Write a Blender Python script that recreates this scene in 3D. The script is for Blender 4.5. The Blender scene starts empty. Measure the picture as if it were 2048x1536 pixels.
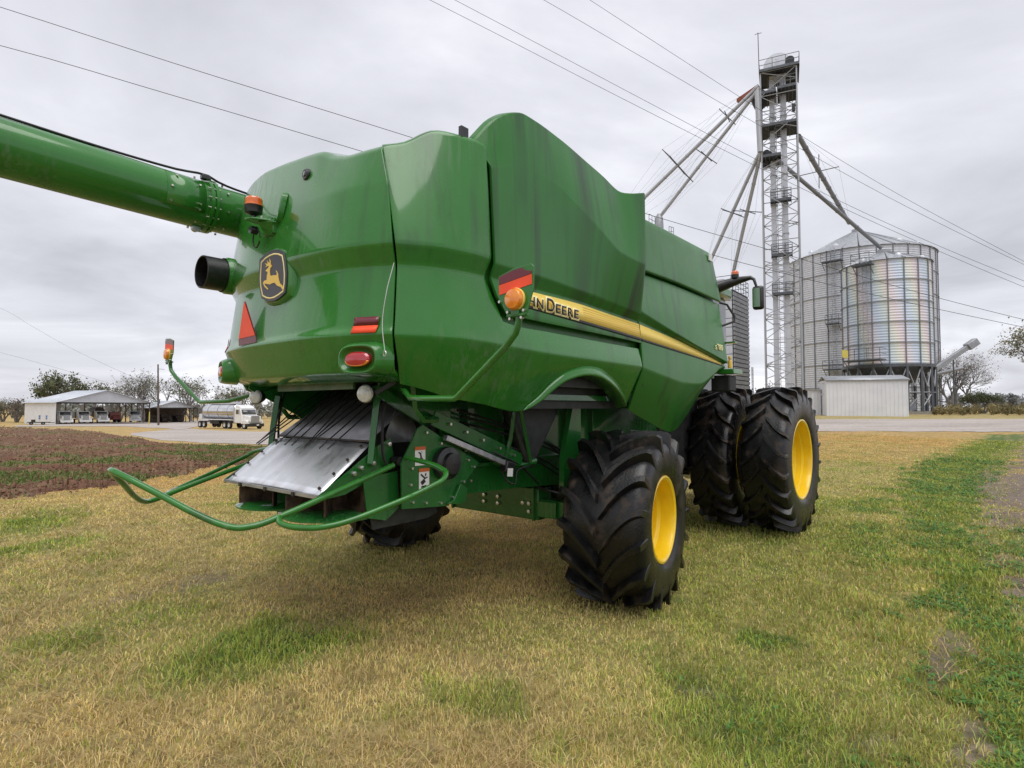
import bpy, bmesh, math, random
import numpy as np
from mathutils import Vector, Matrix

# ------------------------------------------------------------------ camera, sky, sun, exposure
scene = bpy.context.scene
COL = scene.collection
R = math.radians
CAM_H = 1.77
PITCH = math.atan(47 / 1150)
cam_data = bpy.data.cameras.new('camera')
cam_data.sensor_width = 36.0
cam_data.lens = 36.0 * 1150 / 2048
cam_data.clip_start = 0.05
cam_data.clip_end = 6000
cam = bpy.data.objects.new('camera', cam_data)
cam.location = (0, 0, CAM_H)
cam.rotation_euler = (math.pi / 2 + PITCH, 0, 0)
COL.objects.link(cam)
scene.camera = cam

SUN_EL, SUN_AZ = R(68), R(165)          # soft light from behind the camera, slightly right
world = bpy.data.worlds.new('World')
scene.world = world
world.use_nodes = True
wt = world.node_tree
wt.nodes.clear()
def wn(t, **k):
    n = wt.nodes.new(t)
    for a, b in k.items():
        setattr(n, a, b)
    return n
def wl(a, b):
    wt.links.new(a, b)
w_out = wn('ShaderNodeOutputWorld')
w_bg = wn('ShaderNodeBackground')
w_bg.inputs['Strength'].default_value = 0.1
w_sky = wn('ShaderNodeTexSky', sky_type='NISHITA', sun_disc=False)
w_sky.sun_elevation = SUN_EL
w_sky.sun_rotation = SUN_AZ
w_tc = wn('ShaderNodeTexCoord')
w_sep = wn('ShaderNodeSeparateXYZ')
wl(w_tc.outputs['Generated'], w_sep.inputs[0])
w_z = wn('ShaderNodeMath', operation='MAXIMUM'); w_z.inputs[1].default_value = 0.0
wl(w_sep.outputs['Z'], w_z.inputs[0])
w_za = wn('ShaderNodeMath', operation='ADD'); w_za.inputs[1].default_value = 0.16
wl(w_z.outputs[0], w_za.inputs[0])
w_dx = wn('ShaderNodeMath', operation='DIVIDE'); wl(w_sep.outputs['X'], w_dx.inputs[0]); wl(w_za.outputs[0], w_dx.inputs[1])
w_dy = wn('ShaderNodeMath', operation='DIVIDE'); wl(w_sep.outputs['Y'], w_dy.inputs[0]); wl(w_za.outputs[0], w_dy.inputs[1])
w_cmb = wn('ShaderNodeCombineXYZ'); wl(w_dx.outputs[0], w_cmb.inputs[0]); wl(w_dy.outputs[0], w_cmb.inputs[1])
w_n1 = wn('ShaderNodeTexNoise'); w_n1.inputs['Scale'].default_value = 0.66
w_n1.inputs['Detail'].default_value = 7; w_n1.inputs['Roughness'].default_value = 0.54
w_n1.inputs['Distortion'].default_value = 0.4
wl(w_cmb.outputs[0], w_n1.inputs['Vector'])
w_r = wn('ShaderNodeValToRGB')
w_r.color_ramp.elements[0].position = 0.33
w_r.color_ramp.elements[0].color = (4.4, 4.45, 4.85, 1)
w_r.color_ramp.elements[1].position = 0.64
w_r.color_ramp.elements[1].color = (8.3, 8.35, 8.8, 1)
e = w_r.color_ramp.elements.new(0.5); e.color = (6.1, 6.15, 6.65, 1)
wl(w_n1.outputs['Fac'], w_r.inputs['Fac'])
w_mix = wn('ShaderNodeMix', data_type='RGBA')
w_mix.inputs['Factor'].default_value = 0.955
wl(w_sky.outputs[0], w_mix.inputs[6]); wl(w_r.outputs[0], w_mix.inputs[7])
wl(w_mix.outputs[2], w_bg.inputs['Color'])
wl(w_bg.outputs[0], w_out.inputs['Surface'])

sun_data = bpy.data.lights.new('sun', 'SUN')
sun_data.energy = 1.5
sun_data.angle = R(48)
sun_data.color = (1.0, 0.975, 0.945)
sun = bpy.data.objects.new('sun', sun_data)
sun.rotation_euler = Vector((-math.sin(SUN_AZ) * math.cos(SUN_EL), -math.cos(SUN_AZ) * math.cos(SUN_EL), -math.sin(SUN_EL))).to_track_quat('-Z', 'Y').to_euler()
sun.location = (0, 0, 40)
COL.objects.link(sun)
scene.render.engine = 'CYCLES'
scene.view_settings.view_transform = 'Standard'
scene.view_settings.look = 'None'
scene.view_settings.exposure = 0.44
scene.view_settings.gamma = 1
scene.view_settings.use_curve_mapping = False
scene.cycles.max_bounces = 6
scene.cycles.transparent_max_bounces = 12

# ------------------------------------------------------------------ helpers
def smooth(t):
    t = np.clip(t, 0, 1)
    return t * t * (3 - 2 * t)

def terrain(x, y):
    """height of the land: level under the machine, falling to the far left, rising to the far right"""
    x = np.asarray(x, float); y = np.asarray(y, float)
    b = x / np.maximum(np.abs(y), 6.0)
    left = -0.0166 * np.maximum(y - 9, 0)
    left = np.where(y > 150, -0.0166 * 141, left)
    right = 1.1 * smooth((y - 10) / 48)
    g = smooth((b + 0.30) / 0.62)
    return left * (1 - g) + right * g

def T(x, y):
    return float(terrain(x, y))

def ray(px, py):
    a = (px - 1024) / 1150.0; b = -(py - 768) / 1150.0
    return (a, math.cos(PITCH) - b * math.sin(PITCH), math.sin(PITCH) + b * math.cos(PITCH))

def W(px, py, Y):
    """world point seen in the direction of a photo pixel, Y metres ahead"""
    d = ray(px, py); t = Y / d[1]
    return Vector((d[0] * t, Y, CAM_H + d[2] * t))

def G(px, Y):
    """ground point Y metres ahead in the direction of a photo column"""
    x = (px - 1024) / 1150.0 * Y / math.cos(PITCH)
    return Vector((x, Y, T(x, Y)))

def gpixv(px, py):
    """ground points under photo pixels (walking along the sight lines)"""
    px = np.asarray(px, float); py = np.asarray(py, float)
    a = (px - 1024) / 1150.0; b = -(py - 768) / 1150.0
    dy = math.cos(PITCH) - b * math.sin(PITCH); dz = math.sin(PITCH) + b * math.cos(PITCH)
    lo = np.full(px.shape, 1.0); hi = lo.copy(); done = np.zeros(px.shape, bool); t = 1.0
    for _ in range(330):
        t2 = t * 1.018
        hit = (CAM_H + dz * t2 <= terrain(a * t2, dy * t2)) & ~done
        lo[hit] = t; hi[hit] = t2; done |= hit; t = t2
    lo[~done] = t; hi[~done] = t
    for _ in range(18):
        m = (lo + hi) / 2; q = CAM_H + dz * m <= terrain(a * m, dy * m)
        hi = np.where(q, m, hi); lo = np.where(q, lo, m)
    x, y = a * hi, dy * hi
    return np.stack([x, y, terrain(x, y)], -1)

def gpix(px, py):
    return Vector(gpixv(np.array([px]), np.array([py]))[0])

def put(name, me, m, parent=None, loc=None, rot=None):
    o = bpy.data.objects.new(name, me)
    if m is not None and len(me.materials) == 0:
        me.materials.append(M[m] if isinstance(m, str) else m)
    COL.objects.link(o)
    if parent is not None:
        o.parent = parent
    if loc is not None:
        o.location = loc
    if rot is not None:
        o.rotation_euler = rot
    return o

def tag(o, label=None, cat=None, group=None, kind=None):
    if label: o['label'] = label
    if cat: o['category'] = cat
    if group: o['group'] = group
    if kind: o['kind'] = kind
    return o

def empty(name, loc, rz=0, label=None, cat=None, group=None):
    o = bpy.data.objects.new(name, None)
    o.empty_display_size = 0.3
    o.location = loc
    o.rotation_euler = (0, 0, rz)
    COL.objects.link(o)
    return tag(o, label, cat, group)

class MB:
    """collects shapes into one mesh"""
    def __init__(self):
        self.v = []; self.f = []
    def add(self, vs, fs):
        k = len(self.v)
        self.v.extend([tuple(q) for q in vs])
        self.f.extend([tuple(i + k for i in q) for q in fs])
        return self
    def box(self, c, s, rz=0, rx=0, ry=0):
        m = Matrix.Rotation(rz, 3, 'Z') @ Matrix.Rotation(ry, 3, 'Y') @ Matrix.Rotation(rx, 3, 'X')
        vs = []
        for z in (-.5, .5):
            for y in (-.5, .5):
                for x in (-.5, .5):
                    vs.append(Vector(c) + m @ Vector((x * s[0], y * s[1], z * s[2])))
        return self.add(vs, [(0, 2, 3, 1), (4, 5, 7, 6), (0, 1, 5, 4), (2, 6, 7, 3), (0, 4, 6, 2), (1, 3, 7, 5)])
    def tube(self, pts, r, n=8, cap=True, closed=False):
        pts = [Vector(p) for p in pts]
        L = len(pts)
        rr = r if isinstance(r, (list, tuple)) else [r] * L
        vs = []; up = None
        for i, p in enumerate(pts):
            if closed:
                t = pts[(i + 1) % L] - pts[i - 1]
            else:
                t = pts[min(i + 1, L - 1)] - pts[max(i - 1, 0)]
            t.normalize()
            if up is None:
                up = Vector((0, 0, 1)) if abs(t.z) < .9 else Vector((1, 0, 0))
            a = t.cross(up)
            if a.length < 1e-5:
                a = t.cross(Vector((0, 1, 0.1)))
            a.normalize(); b = a.cross(t).normalized(); up = b
            for k in range(n):
                q = 2 * math.pi * k / n
                vs.append(p + rr[i] * (math.cos(q) * a + math.sin(q) * b))
        fs = []
        for i in range(L if closed else L - 1):
            for k in range(n):
                j = (i + 1) % L
                fs.append((i * n + k, j * n + k, j * n + (k + 1) % n, i * n + (k + 1) % n))
        if cap and not closed:
            fs.append(tuple(range(n)))
            fs.append(tuple(reversed(range((L - 1) * n, L * n))))
        return self.add(vs, [tuple(reversed(q)) for q in fs])
    def bar(self, a, b, r, n=6):
        return self.tube([a, b], r, n)
    def beam(self, a, b, w, h, up=(0, 0, 1)):
        """rectangular beam from a to b"""
        a = Vector(a); b = Vector(b); t = (b - a).normalized()
        s = t.cross(Vector(up))
        if s.length < 1e-4: s = t.cross(Vector((1, 0, 0)))
        s.normalize(); u = s.cross(t)
        vs = []
        for p in (a, b):
            for x, y in ((-1, -1), (1, -1), (1, 1), (-1, 1)):
                vs.append(p + s * x * w / 2 + u * y * h / 2)
        return self.add(vs, [(0, 1, 2, 3), (7, 6, 5, 4), (0, 4, 5, 1), (1, 5, 6, 2), (2, 6, 7, 3), (3, 7, 4, 0)])
    def lathe(self, prof, n=24, c=(0, 0, 0), ax='z', closed=False, a0=0, a1=2 * math.pi):
        """prof: list of (radius, along axis)"""
        full = abs(a1 - a0 - 2 * math.pi) < 1e-6
        cnt = n if full else n + 1
        vs = []
        for r_, h in prof:
            for k in range(cnt):
                q = a0 + (a1 - a0) * k / n
                x, y = r_ * math.cos(q), r_ * math.sin(q)
                p = {'z': (x, y, h), 'x': (h, x, y), 'y': (y, h, x)}[ax]
                vs.append((c[0] + p[0], c[1] + p[1], c[2] + p[2]))
        fs = []
        m = len(prof)
        for i in range(m if closed else m - 1):
            j = (i + 1) % m
            for k in range(n):
                k2 = (k + 1) % cnt if full else k + 1
                fs.append((i * cnt + k, i * cnt + k2, j * cnt + k2, j * cnt + k))
        return self.add(vs, fs)
    def prism(self, poly, a, b, f):
        """poly 2-D outline, a and b the two depths, f(p, depth) -> 3-D point"""
        n = len(poly)
        vs = [f(p, a) for p in poly] + [f(p, b) for p in poly]
        fs = [tuple(range(n)), tuple(reversed(range(n, 2 * n)))]
        for i in range(n):
            j = (i + 1) % n
            fs.append((i, i + n, j + n, j))
        return self.add(vs, fs)
    def grid(self, rows):
        n = len(rows[0]); vs = [p for r_ in rows for p in r_]; fs = []
        for i in range(len(rows) - 1):
            for k in range(n - 1):
                fs.append((i * n + k, i * n + k + 1, (i + 1) * n + k + 1, (i + 1) * n + k))
        return self.add(vs, fs)
    def mesh(self, name, ang=None, weld=False):
        me = bpy.data.meshes.new(name)
        me.from_pydata(self.v, [], self.f)
        bm = bmesh.new(); bm.from_mesh(me)
        if weld:
            bmesh.ops.remove_doubles(bm, verts=bm.verts, dist=1e-4)
        bmesh.ops.recalc_face_normals(bm, faces=bm.faces)
        bm.to_mesh(me); bm.free()
        if ang:
            me.polygons.foreach_set('use_smooth', [True] * len(me.polygons))
            me.set_sharp_from_angle(angle=R(ang))
        me.update()
        return me
    def build(self, name, m, parent=None, ang=35, bevel=0, solid=0, weld=False, off=-1, loc=None, rot=None):
        o = put(name, self.mesh(name, ang, weld), m, parent, loc, rot)
        if solid:
            q = o.modifiers.new('solid', 'SOLIDIFY'); q.thickness = solid; q.offset = off; q.use_even_offset = False
        if bevel:
            q = o.modifiers.new('bevel', 'BEVEL'); q.width = bevel; q.segments = 2; q.limit_method = 'ANGLE'; q.angle_limit = R(40)
        return o

def copy_tree(o, parent=None):
    c = o.copy(); COL.objects.link(c); c.parent = parent
    for ch in list(o.children):
        copy_tree(ch, c)
    return c

def cr(pts, n, by=None):
    """smooth curve through control points, n samples (by chord length, or by axis index)"""
    P = np.array(pts, float)
    if len(P) == 2:
        t = np.linspace(0, 1, n)[:, None]
        return P[0] * (1 - t) + P[1] * t
    d = np.linalg.norm(np.diff(P, axis=0), axis=1)
    s = np.concatenate([[0], np.cumsum(d)]) if by is None else (P[:, by] - P[0, by])
    tt = np.linspace(s[0], s[-1], n)
    # monotone-ish hermite
    h = np.diff(s)[:, None]; dl = np.diff(P, axis=0) / h
    m = np.zeros_like(P); m[0] = dl[0]; m[-1] = dl[-1]
    for i in range(1, len(P) - 1):
        a, b = dl[i - 1], dl[i]
        hm = np.where(a * b > 0, 2 * a * b / np.where(np.abs(a + b) < 1e-9, 1, a + b), 0)
        av = (a * h[i] + b * h[i - 1]) / (h[i] + h[i - 1])
        m[i] = np.where(a * b > 0, 0.5 * hm + 0.5 * av, av * 0.35)
    out = []
    for t in tt:
        sg = np.sign(s[-1] - s[0]) or 1
        i = int(np.clip(np.searchsorted(s * sg, t * sg, side='right') - 1, 0, len(P) - 2))
        u = (t - s[i]) / (s[i + 1] - s[i]); hh = s[i + 1] - s[i]
        out.append((2 * u**3 - 3 * u**2 + 1) * P[i] + (u**3 - 2 * u**2 + u) * hh * m[i] + (-2 * u**3 + 3 * u**2) * P[i + 1] + (u**3 - u**2) * hh * m[i + 1])
    return np.array(out)

def rounded_rows(rows, rad=0.02, sub=2):
    """rows of points down a panel; folds between rows get a small radius"""
    rows = [np.array(r_) for r_ in rows]
    out = [rows[0]]
    for i in range(1, len(rows) - 1):
        a, b, c = rows[i - 1], rows[i], rows[i + 1]
        la = np.linalg.norm(a - b, axis=1, keepdims=True) + 1e-6; lc = np.linalg.norm(c - b, axis=1, keepdims=True) + 1e-6
        ra = np.minimum(rad, la * .4); rc = np.minimum(rad, lc * .4)
        p = b + (a - b) / la * ra; q = b + (c - b) / lc * rc
        for t in (0, .33, .67, 1):
            out.append((1 - t)**2 * p + 2 * t * (1 - t) * b + t**2 * q)
    out.append(rows[-1])
    return out

# ------------------------------------------------------------------ materials
M = {}
def nmat(name):
    m = bpy.data.materials.new(name); m.use_nodes = True
    M[name] = m
    return m, m.node_tree, m.node_tree.nodes['Principled BSDF']

def nd(nt, t, **k):
    n = nt.nodes.new(t)
    for a, b in k.items(): setattr(n, a, b)
    return n

def noise_fac(nt, scale, detail=5, rough=.55, vec=(1, 1, 1), lo=.35, hi=.65, coord='Object', dist=0):
    tc = nd(nt, 'ShaderNodeTexCoord'); mp = nd(nt, 'ShaderNodeMapping'); mp.inputs['Scale'].default_value = vec
    nt.links.new(tc.outputs[coord], mp.inputs[0])
    n = nd(nt, 'ShaderNodeTexNoise'); n.inputs['Scale'].default_value = scale; n.inputs['Detail'].default_value = detail
    n.inputs['Roughness'].default_value = rough; n.inputs['Distortion'].default_value = dist
    nt.links.new(mp.outputs[0], n.inputs['Vector'])
    r = nd(nt, 'ShaderNodeMapRange'); r.inputs[1].default_value = lo; r.inputs[2].default_value = hi
    nt.links.new(n.outputs['Fac'], r.inputs[0])
    return r.outputs[0]

def mixc(nt, fac, a, b):
    m = nd(nt, 'ShaderNodeMix', data_type='RGBA')
    if isinstance(fac, (int, float)): m.inputs[0].default_value = fac
    else: nt.links.new(fac, m.inputs[0])
    for i, c in ((6, a), (7, b)):
        if isinstance(c, tuple): m.inputs[i].default_value = (*c, 1) if len(c) == 3 else c
        else: nt.links.new(c, m.inputs[i])
    return m.outputs[2]

def mul(nt, a, b, op='MULTIPLY'):
    m = nd(nt, 'ShaderNodeMath', operation=op)
    for i, c in ((0, a), (1, b)):
        if isinstance(c, (int, float)): m.inputs[i].default_value = c
        else: nt.links.new(c, m.inputs[i])
    return m.outputs[0]

def bump(nt, bs, h, strength=.3, dist=.02):
    b = nd(nt, 'ShaderNodeBump'); b.inputs['Strength'].default_value = strength; b.inputs['Distance'].default_value = dist
    nt.links.new(h, b.inputs['Height']); nt.links.new(b.outputs[0], bs.inputs['Normal'])

def pm(name, c, rough=.5, metal=0, c2=None, scale=6, vec=(1, 1, 1), coat=0, bmp=0, bscale=40, bdist=.01, spec=.5, lo=.35, hi=.65, rvar=0):
    m, nt, bs = nmat(name)
    bs.inputs['Base Color'].default_value = (*c, 1)
    bs.inputs['Roughness'].default_value = rough; bs.inputs['Metallic'].default_value = metal
    bs.inputs['Coat Weight'].default_value = coat; bs.inputs['Coat Roughness'].default_value = .06
    bs.inputs['Specular IOR Level'].default_value = spec
    if c2:
        f = noise_fac(nt, scale, vec=vec, lo=lo, hi=hi)
        nt.links.new(mixc(nt, f, c, c2), bs.inputs['Base Color'])
        if rvar:
            nt.links.new(mul(nt, mul(nt, f, rvar), rough, 'ADD'), bs.inputs['Roughness'])
    if bmp:
        bump(nt, bs, noise_fac(nt, bscale, lo=.2, hi=.8), bmp, bdist)
    return m

# machine paint: glossy green with rain streaks, dust and old stains
def paint(name, c, dust=.25, stain=True, satin=0.0, soot=0.0):
    m, nt, bs = nmat(name)
    f1 = noise_fac(nt, 1.2, lo=.3, hi=.7)
    base = mixc(nt, f1, tuple(q * .9 for q in c), tuple(q * 1.1 for q in c))
    st = noise_fac(nt, 3.4, detail=6, vec=(10, 10, .22), lo=.50, hi=.64)     # vertical runs
    big = noise_fac(nt, 1.1, detail=3, lo=.50, hi=.62)
    run = mul(nt, st, big)
    base = mixc(nt, mul(nt, run, dust), base, (.16, .22, .14))
    if stain:
        s2 = noise_fac(nt, 2.2, detail=4, vec=(3, 3, .16), lo=.48, hi=.68)
        b2 = noise_fac(nt, .8, detail=2, lo=.42, hi=.62, vec=(1, 1.3, .7))
        base = mixc(nt, mul(nt, mul(nt, s2, b2), .45 + 3.6 * satin), base, (.018, .032, .018))
    if soot:      # old exhaust soot washed down the panel in runs
        s3 = noise_fac(nt, 1.5, detail=4, vec=(0, 3.4, .10), lo=.50, hi=.66)
        b3 = noise_fac(nt, .9, detail=2, vec=(.3, 1, .5), lo=.34, hi=.56)
        base = mixc(nt, mul(nt, mul(nt, s3, b3), soot), base, (.022, .030, .022))
    speck = noise_fac(nt, 55, detail=3, lo=.64, hi=.74)
    base = mixc(nt, mul(nt, speck, .14), base, (.2, .22, .15))
    nt.links.new(base, bs.inputs['Base Color'])
    rg = mul(nt, mul(nt, run, .25), mul(nt, noise_fac(nt, 4, lo=.3, hi=.75), .10), 'ADD')
    nt.links.new(mul(nt, rg, .24 + satin, 'ADD'), bs.inputs['Roughness'])
    bs.inputs['Coat Weight'].default_value = .75 if not satin else .35
    bs.inputs['Specular IOR Level'].default_value = .25
    nt.links.new(mul(nt, mul(nt, rg, .5), .035 + satin, 'ADD'), bs.inputs['Coat Roughness'])
    bs.inputs['Coat IOR'].default_value = 1.5
    bump(nt, bs, noise_fac(nt, 2.0, detail=1, lo=.2, hi=.8), .05, .02)
    return m
paint('green_paint', (.025, .170, .018), dust=.30)
paint('green_sooty', (.024, .156, .020), dust=.30, satin=.11, soot=.8)
paint('green_satin', (.026, .157, .020), dust=.35, satin=.11)
paint('green_frame', (.014, .125, .020), dust=.25)
pm('dusty_green', (.05, .13, .05), .55, c2=(.16, .19, .13), scale=8)
pm('yellow_paint', (.92, .62, .012), .3, c2=(.82, .53, .012), scale=5, coat=.4)
pm('dark_steel', (.03, .033, .035), .5, .6, c2=(.10, .07, .05), scale=14)
pm('chassis_black', (.010, .012, .011), .6, c2=(.03, .032, .028), scale=9)
pm('black_plastic', (.008, .008, .009), .35, c2=(.02, .02, .02), scale=20, coat=.2)
pm('black_hose', (.008, .008, .008), .45)
pm('bolt_zinc', (.62, .60, .55), .3, .9)
pm('bare_steel', (.56, .56, .57), .38, .9, c2=(.40, .40, .42), scale=5, vec=(1, 3, 1), bmp=.03, bscale=25)
pm('tailboard_steel', (.80, .81, .84), .27, .85, c2=(.66, .66, .68), scale=4, vec=(2, 1, 1), bmp=.06, bscale=6, bdist=.02, rvar=.25)
pm('chute_steel_shaded', (.30, .30, .31), .42, .8, c2=(.20, .20, .21), scale=6)  # steel with the shade inside the chute put into its colour
pm('rust', (.035, .022, .015), .8, .3, c2=(.11, .07, .042), scale=15, bmp=.3)
pm('red_lens', (.42, .012, .02), .12, coat=1, spec=.6)
pm('amber_lens', (.80, .20, .005), .12, coat=1, c2=(.9, .33, .02), scale=30)
pm('beacon_lens', (.75, .11, .01), .12, coat=1, c2=(.85, .22, .03), scale=40)
pm('white_lens', (.72, .72, .68), .15, coat=1, c2=(.5, .5, .47), scale=25)
pm('mirror_glass', (.8, .8, .8), .03, 1)
pm('reflector_red', (.16, .008, .02), .35, c2=(.12, .01, .02), scale=60, coat=.3)
pm('reflector_orange', (.95, .09, .025), .5, c2=(.88, .075, .02), scale=10)
pm('decal_white', (.75, .75, .73), .4)
pm('decal_black', (.012, .012, .014), .4)
pm('decal_orange', (.55, .12, .02), .45)
pm('decal_yellow', (.95, .73, .18), .5, c2=(.88, .62, .12), scale=4, vec=(1, 1, 60))
pm('letter_yellow', (.95, .84, .42), .5)
pm('badge_black', (.045, .042, .052), .45)
pm('badge_cream', (.85, .72, .32), .4)
pm('badge_yellow', (.80, .52, .07), .4)
pm('glass_dark', (.02, .025, .025), .05, coat=1)

# tyre rubber, damp and partly muddy
m, nt, bs = nmat('rubber')
fm = mul(nt, noise_fac(nt, 9, detail=6, lo=.47, hi=.70), noise_fac(nt, 2.2, detail=3, lo=.44, hi=.60))
nt.links.new(mixc(nt, fm, (.0055, .0055, .0062), (.062, .042, .027)), bs.inputs['Base Color'])
nt.links.new(mul(nt, mul(nt, noise_fac(nt, 5, lo=.3, hi=.7), .22), mul(nt, mul(nt, fm, .4), .20, 'ADD'), 'ADD'), bs.inputs['Roughness'])
bs.inputs['Specular IOR Level'].default_value = .5
bump(nt, bs, noise_fac(nt, 60, detail=4, lo=.2, hi=.8), .25, .006)
# ------------------------------------------------------------------ the combine harvester
# local frame: x = to its right side, y = forward, z = up; origin under the middle of the rear axle
COMB = empty('combine_harvester', (-0.068, 6.378, 0), R(-40.2),
             'large green and yellow combine harvester parked on the grass, seen from behind', 'combine')

def L3(u, v, w):
    return (v, u, w)

def curve(pts, n, by=None):
    q = cr(pts, n, by)
    return [(p[1], p[0], p[2]) for p in q]      # (u,v,w) -> local xyz

def panel(name, rows, n=24, by=None, m='green_paint', solid=.022, rad=.02, parent=COMB, off=-1, mirror=False, flip=False):
    rr = rounded_rows([curve(r_, n, by) for r_ in rows], rad)
    mb = MB(); mb.grid(rr)
    return mb, name, m, solid, parent

def finish(mb, name, m='green_paint', solid=.022, parent=None, ang=28, outward=None, bevel=0):
    """build a sheet panel; outward: a direction every panel must face so thickness goes inwards"""
    me = mb.mesh(name, None, weld=True)
    if outward is not None:
        s = Vector((0, 0, 0))
        for p in me.polygons:
            s += p.normal * p.area
        if s.dot(Vector(outward)) < 0:
            me.flip_normals()
    me.polygons.foreach_set('use_smooth', [True] * len(me.polygons))
    me.set_sharp_from_angle(angle=R(ang))
    o = put(name, me, m, parent or COMB)
    if solid:
        q = o.modifiers.new('solid', 'SOLIDIFY'); q.thickness = solid; q.offset = -1
    if bevel:
        q = o.modifiers.new('bevel', 'BEVEL'); q.width = bevel; q.segments = 2; q.limit_method = 'ANGLE'; q.angle_limit = R(50)
    return o

def rows_panel(name, rows, n=24, by=None, m='green_paint', solid=.022, rad=.02, outward=(1, 0, 0), parent=None, mirror=False):
    if mirror:
        rows = [[(u, -v, w) for u, v, w in r_] for r_ in rows]
        outward = (-outward[0], outward[1], outward[2])
    mb = MB(); mb.grid(rounded_rows([curve(r_, n, by) for r_ in rows], rad))
    return finish(mb, name, m, solid, parent, outward=outward, bevel=.006)

# --- rear hood
def hood_row(u0, k, vmax, wf):
    out = []
    for i in range(13):
        v = -vmax + 2 * vmax * i / 12
        out.append((u0 + k * abs(v / vmax)**3.2, v, wf(v)))
    return out
def htop(v):
    return float(np.interp(v, [-1.02, -.75, -.5, -.2, .06, .22, .34, .44, .52, .6, .69, .96, 1.02], [3.715, 3.755, 3.765, 3.745, 3.72, 3.705, 3.685, 3.65, 3.60, 3.575, 3.57, 3.56, 3.56]))
hood = rows_panel('rear_hood', [
    hood_row(-2.22, .08, .97, lambda v: htop(v) + .07),
    hood_row(-2.50, .07, 1.00, lambda v: htop(v) + .012),
    hood_row(-2.55, .085, 1.01, lambda v: htop(v) - .03),
    hood_row(-2.645, .16, 1.105, lambda v: 3.27),
    hood_row(-2.715, .21, 1.185, lambda v: 2.845),
    hood_row(-2.66, .21, 1.15, lambda v: 2.712),
    hood_row(-2.715, .225, 1.18, lambda v: 2.30),
    hood_row(-2.745, .235, 1.195, lambda v: 2.252),
    hood_row(-2.735, .235, 1.19, lambda v: 2.222),
    hood_row(-2.655, .21, 1.14, lambda v: 2.0),
    hood_row(-2.47, .16, 1.08, lambda v: 1.945)], n=49, rad=.025, outward=(0, -1, .3))

# raised boss and shield badge
bo = [(-0.175, 2.914), (-0.098, 2.941), (-0.019, 2.953), (0.058, 2.952), (0.134, 2.937), (0.194, 2.91), (0.224, 2.832), (0.242, 2.751), (0.238, 2.674), (0.228, 2.605), (0.159, 2.579), (0.084, 2.563), (0.001, 2.565), (-0.065, 2.581), (-0.13, 2.607), (-0.167, 2.689), (-0.178, 2.766), (-0.177, 2.848)]
bi = [(-0.144, 2.892), (-0.077, 2.914), (-0.005, 2.924), (0.059, 2.924), (0.123, 2.912), (0.182, 2.889), (0.206, 2.825), (0.222, 2.739), (0.22, 2.677), (0.208, 2.616), (0.139, 2.596), (0.071, 2.584), (0.0, 2.585), (-0.059, 2.598), (-0.117, 2.622), (-0.146, 2.696), (-0.156, 2.763), (-0.151, 2.828)]
dr = [(-0.064, 2.813), (-0.028, 2.825), (-0.015, 2.836), (-0.022, 2.843), (-0.071, 2.835), (-0.049, 2.849), (-0.076, 2.87), (-0.049, 2.861), (-0.029, 2.86), (-0.047, 2.886), (-0.016, 2.865), (-0.003, 2.861), (-0.004, 2.879), (-0.011, 2.895), (0.011, 2.873), (0.012, 2.844), (0.033, 2.838), (0.03, 2.828), (0.008, 2.819), (0.002, 2.801), (0.007, 2.765), (0.023, 2.758), (0.065, 2.757), (0.106, 2.751), (0.109, 2.765), (0.092, 2.79), (0.108, 2.778), (0.128, 2.755), (0.129, 2.737), (0.139, 2.71), (0.155, 2.683), (0.19, 2.662), (0.209, 2.632), (0.203, 2.623), (0.172, 2.652), (0.112, 2.673), (0.08, 2.698), (0.054, 2.7), (0.003, 2.696), (-0.037, 2.705), (-0.077, 2.714), (-0.07, 2.698), (-0.019, 2.666), (-0.025, 2.659), (-0.076, 2.689), (-0.1, 2.719), (-0.097, 2.728), (-0.078, 2.737), (-0.044, 2.737), (-0.042, 2.769), (-0.03, 2.796), (-0.06, 2.806)]
def rearf(lean=0.0):
    return lambda p, d: (p[0], d - lean * (p[1] - 2.75), p[1])
cx, cz = .03, 2.755
def grow(poly, k):
    return [(cx + (a - cx) * k, cz + (b - cz) * k) for a, b in poly]
mb = MB()
bb = [grow(bo, 1.30), grow(bo, 1.16), grow(bo, 1.05), grow(bo, 1.01)]
mb.grid([[(p[0], d, p[1]) for p in q + q[:1]] for q, d in zip(bb, (-2.60, -2.68, -2.704, -2.708))])
mb.add([(p[0], -2.708, p[1]) for p in bb[3]], [tuple(range(18))])
mb.build('badge_boss', 'green_paint', COMB, ang=30, weld=True)
badge = MB().prism(bo, -2.710, -2.722, rearf()).build('badge', 'badge_black', COMB, bevel=.003)
tag(badge, 'black shield badge with yellow leaping deer')
mb = MB()
n = len(bi)
ins = grow(bi, .93)
vs = [(p[0], -2.7235, p[1]) for p in bi] + [(p[0], -2.7235, p[1]) for p in ins]
mb.add(vs, [(i, (i + 1) % n, n + (i + 1) % n, n + i) for i in range(n)])
mb.build('badge_border', 'badge_cream', badge, solid=.002)
MB().prism(dr, -2.7225, -2.7255, rearf()).build('deer_emblem', 'badge_yellow', badge)

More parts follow.
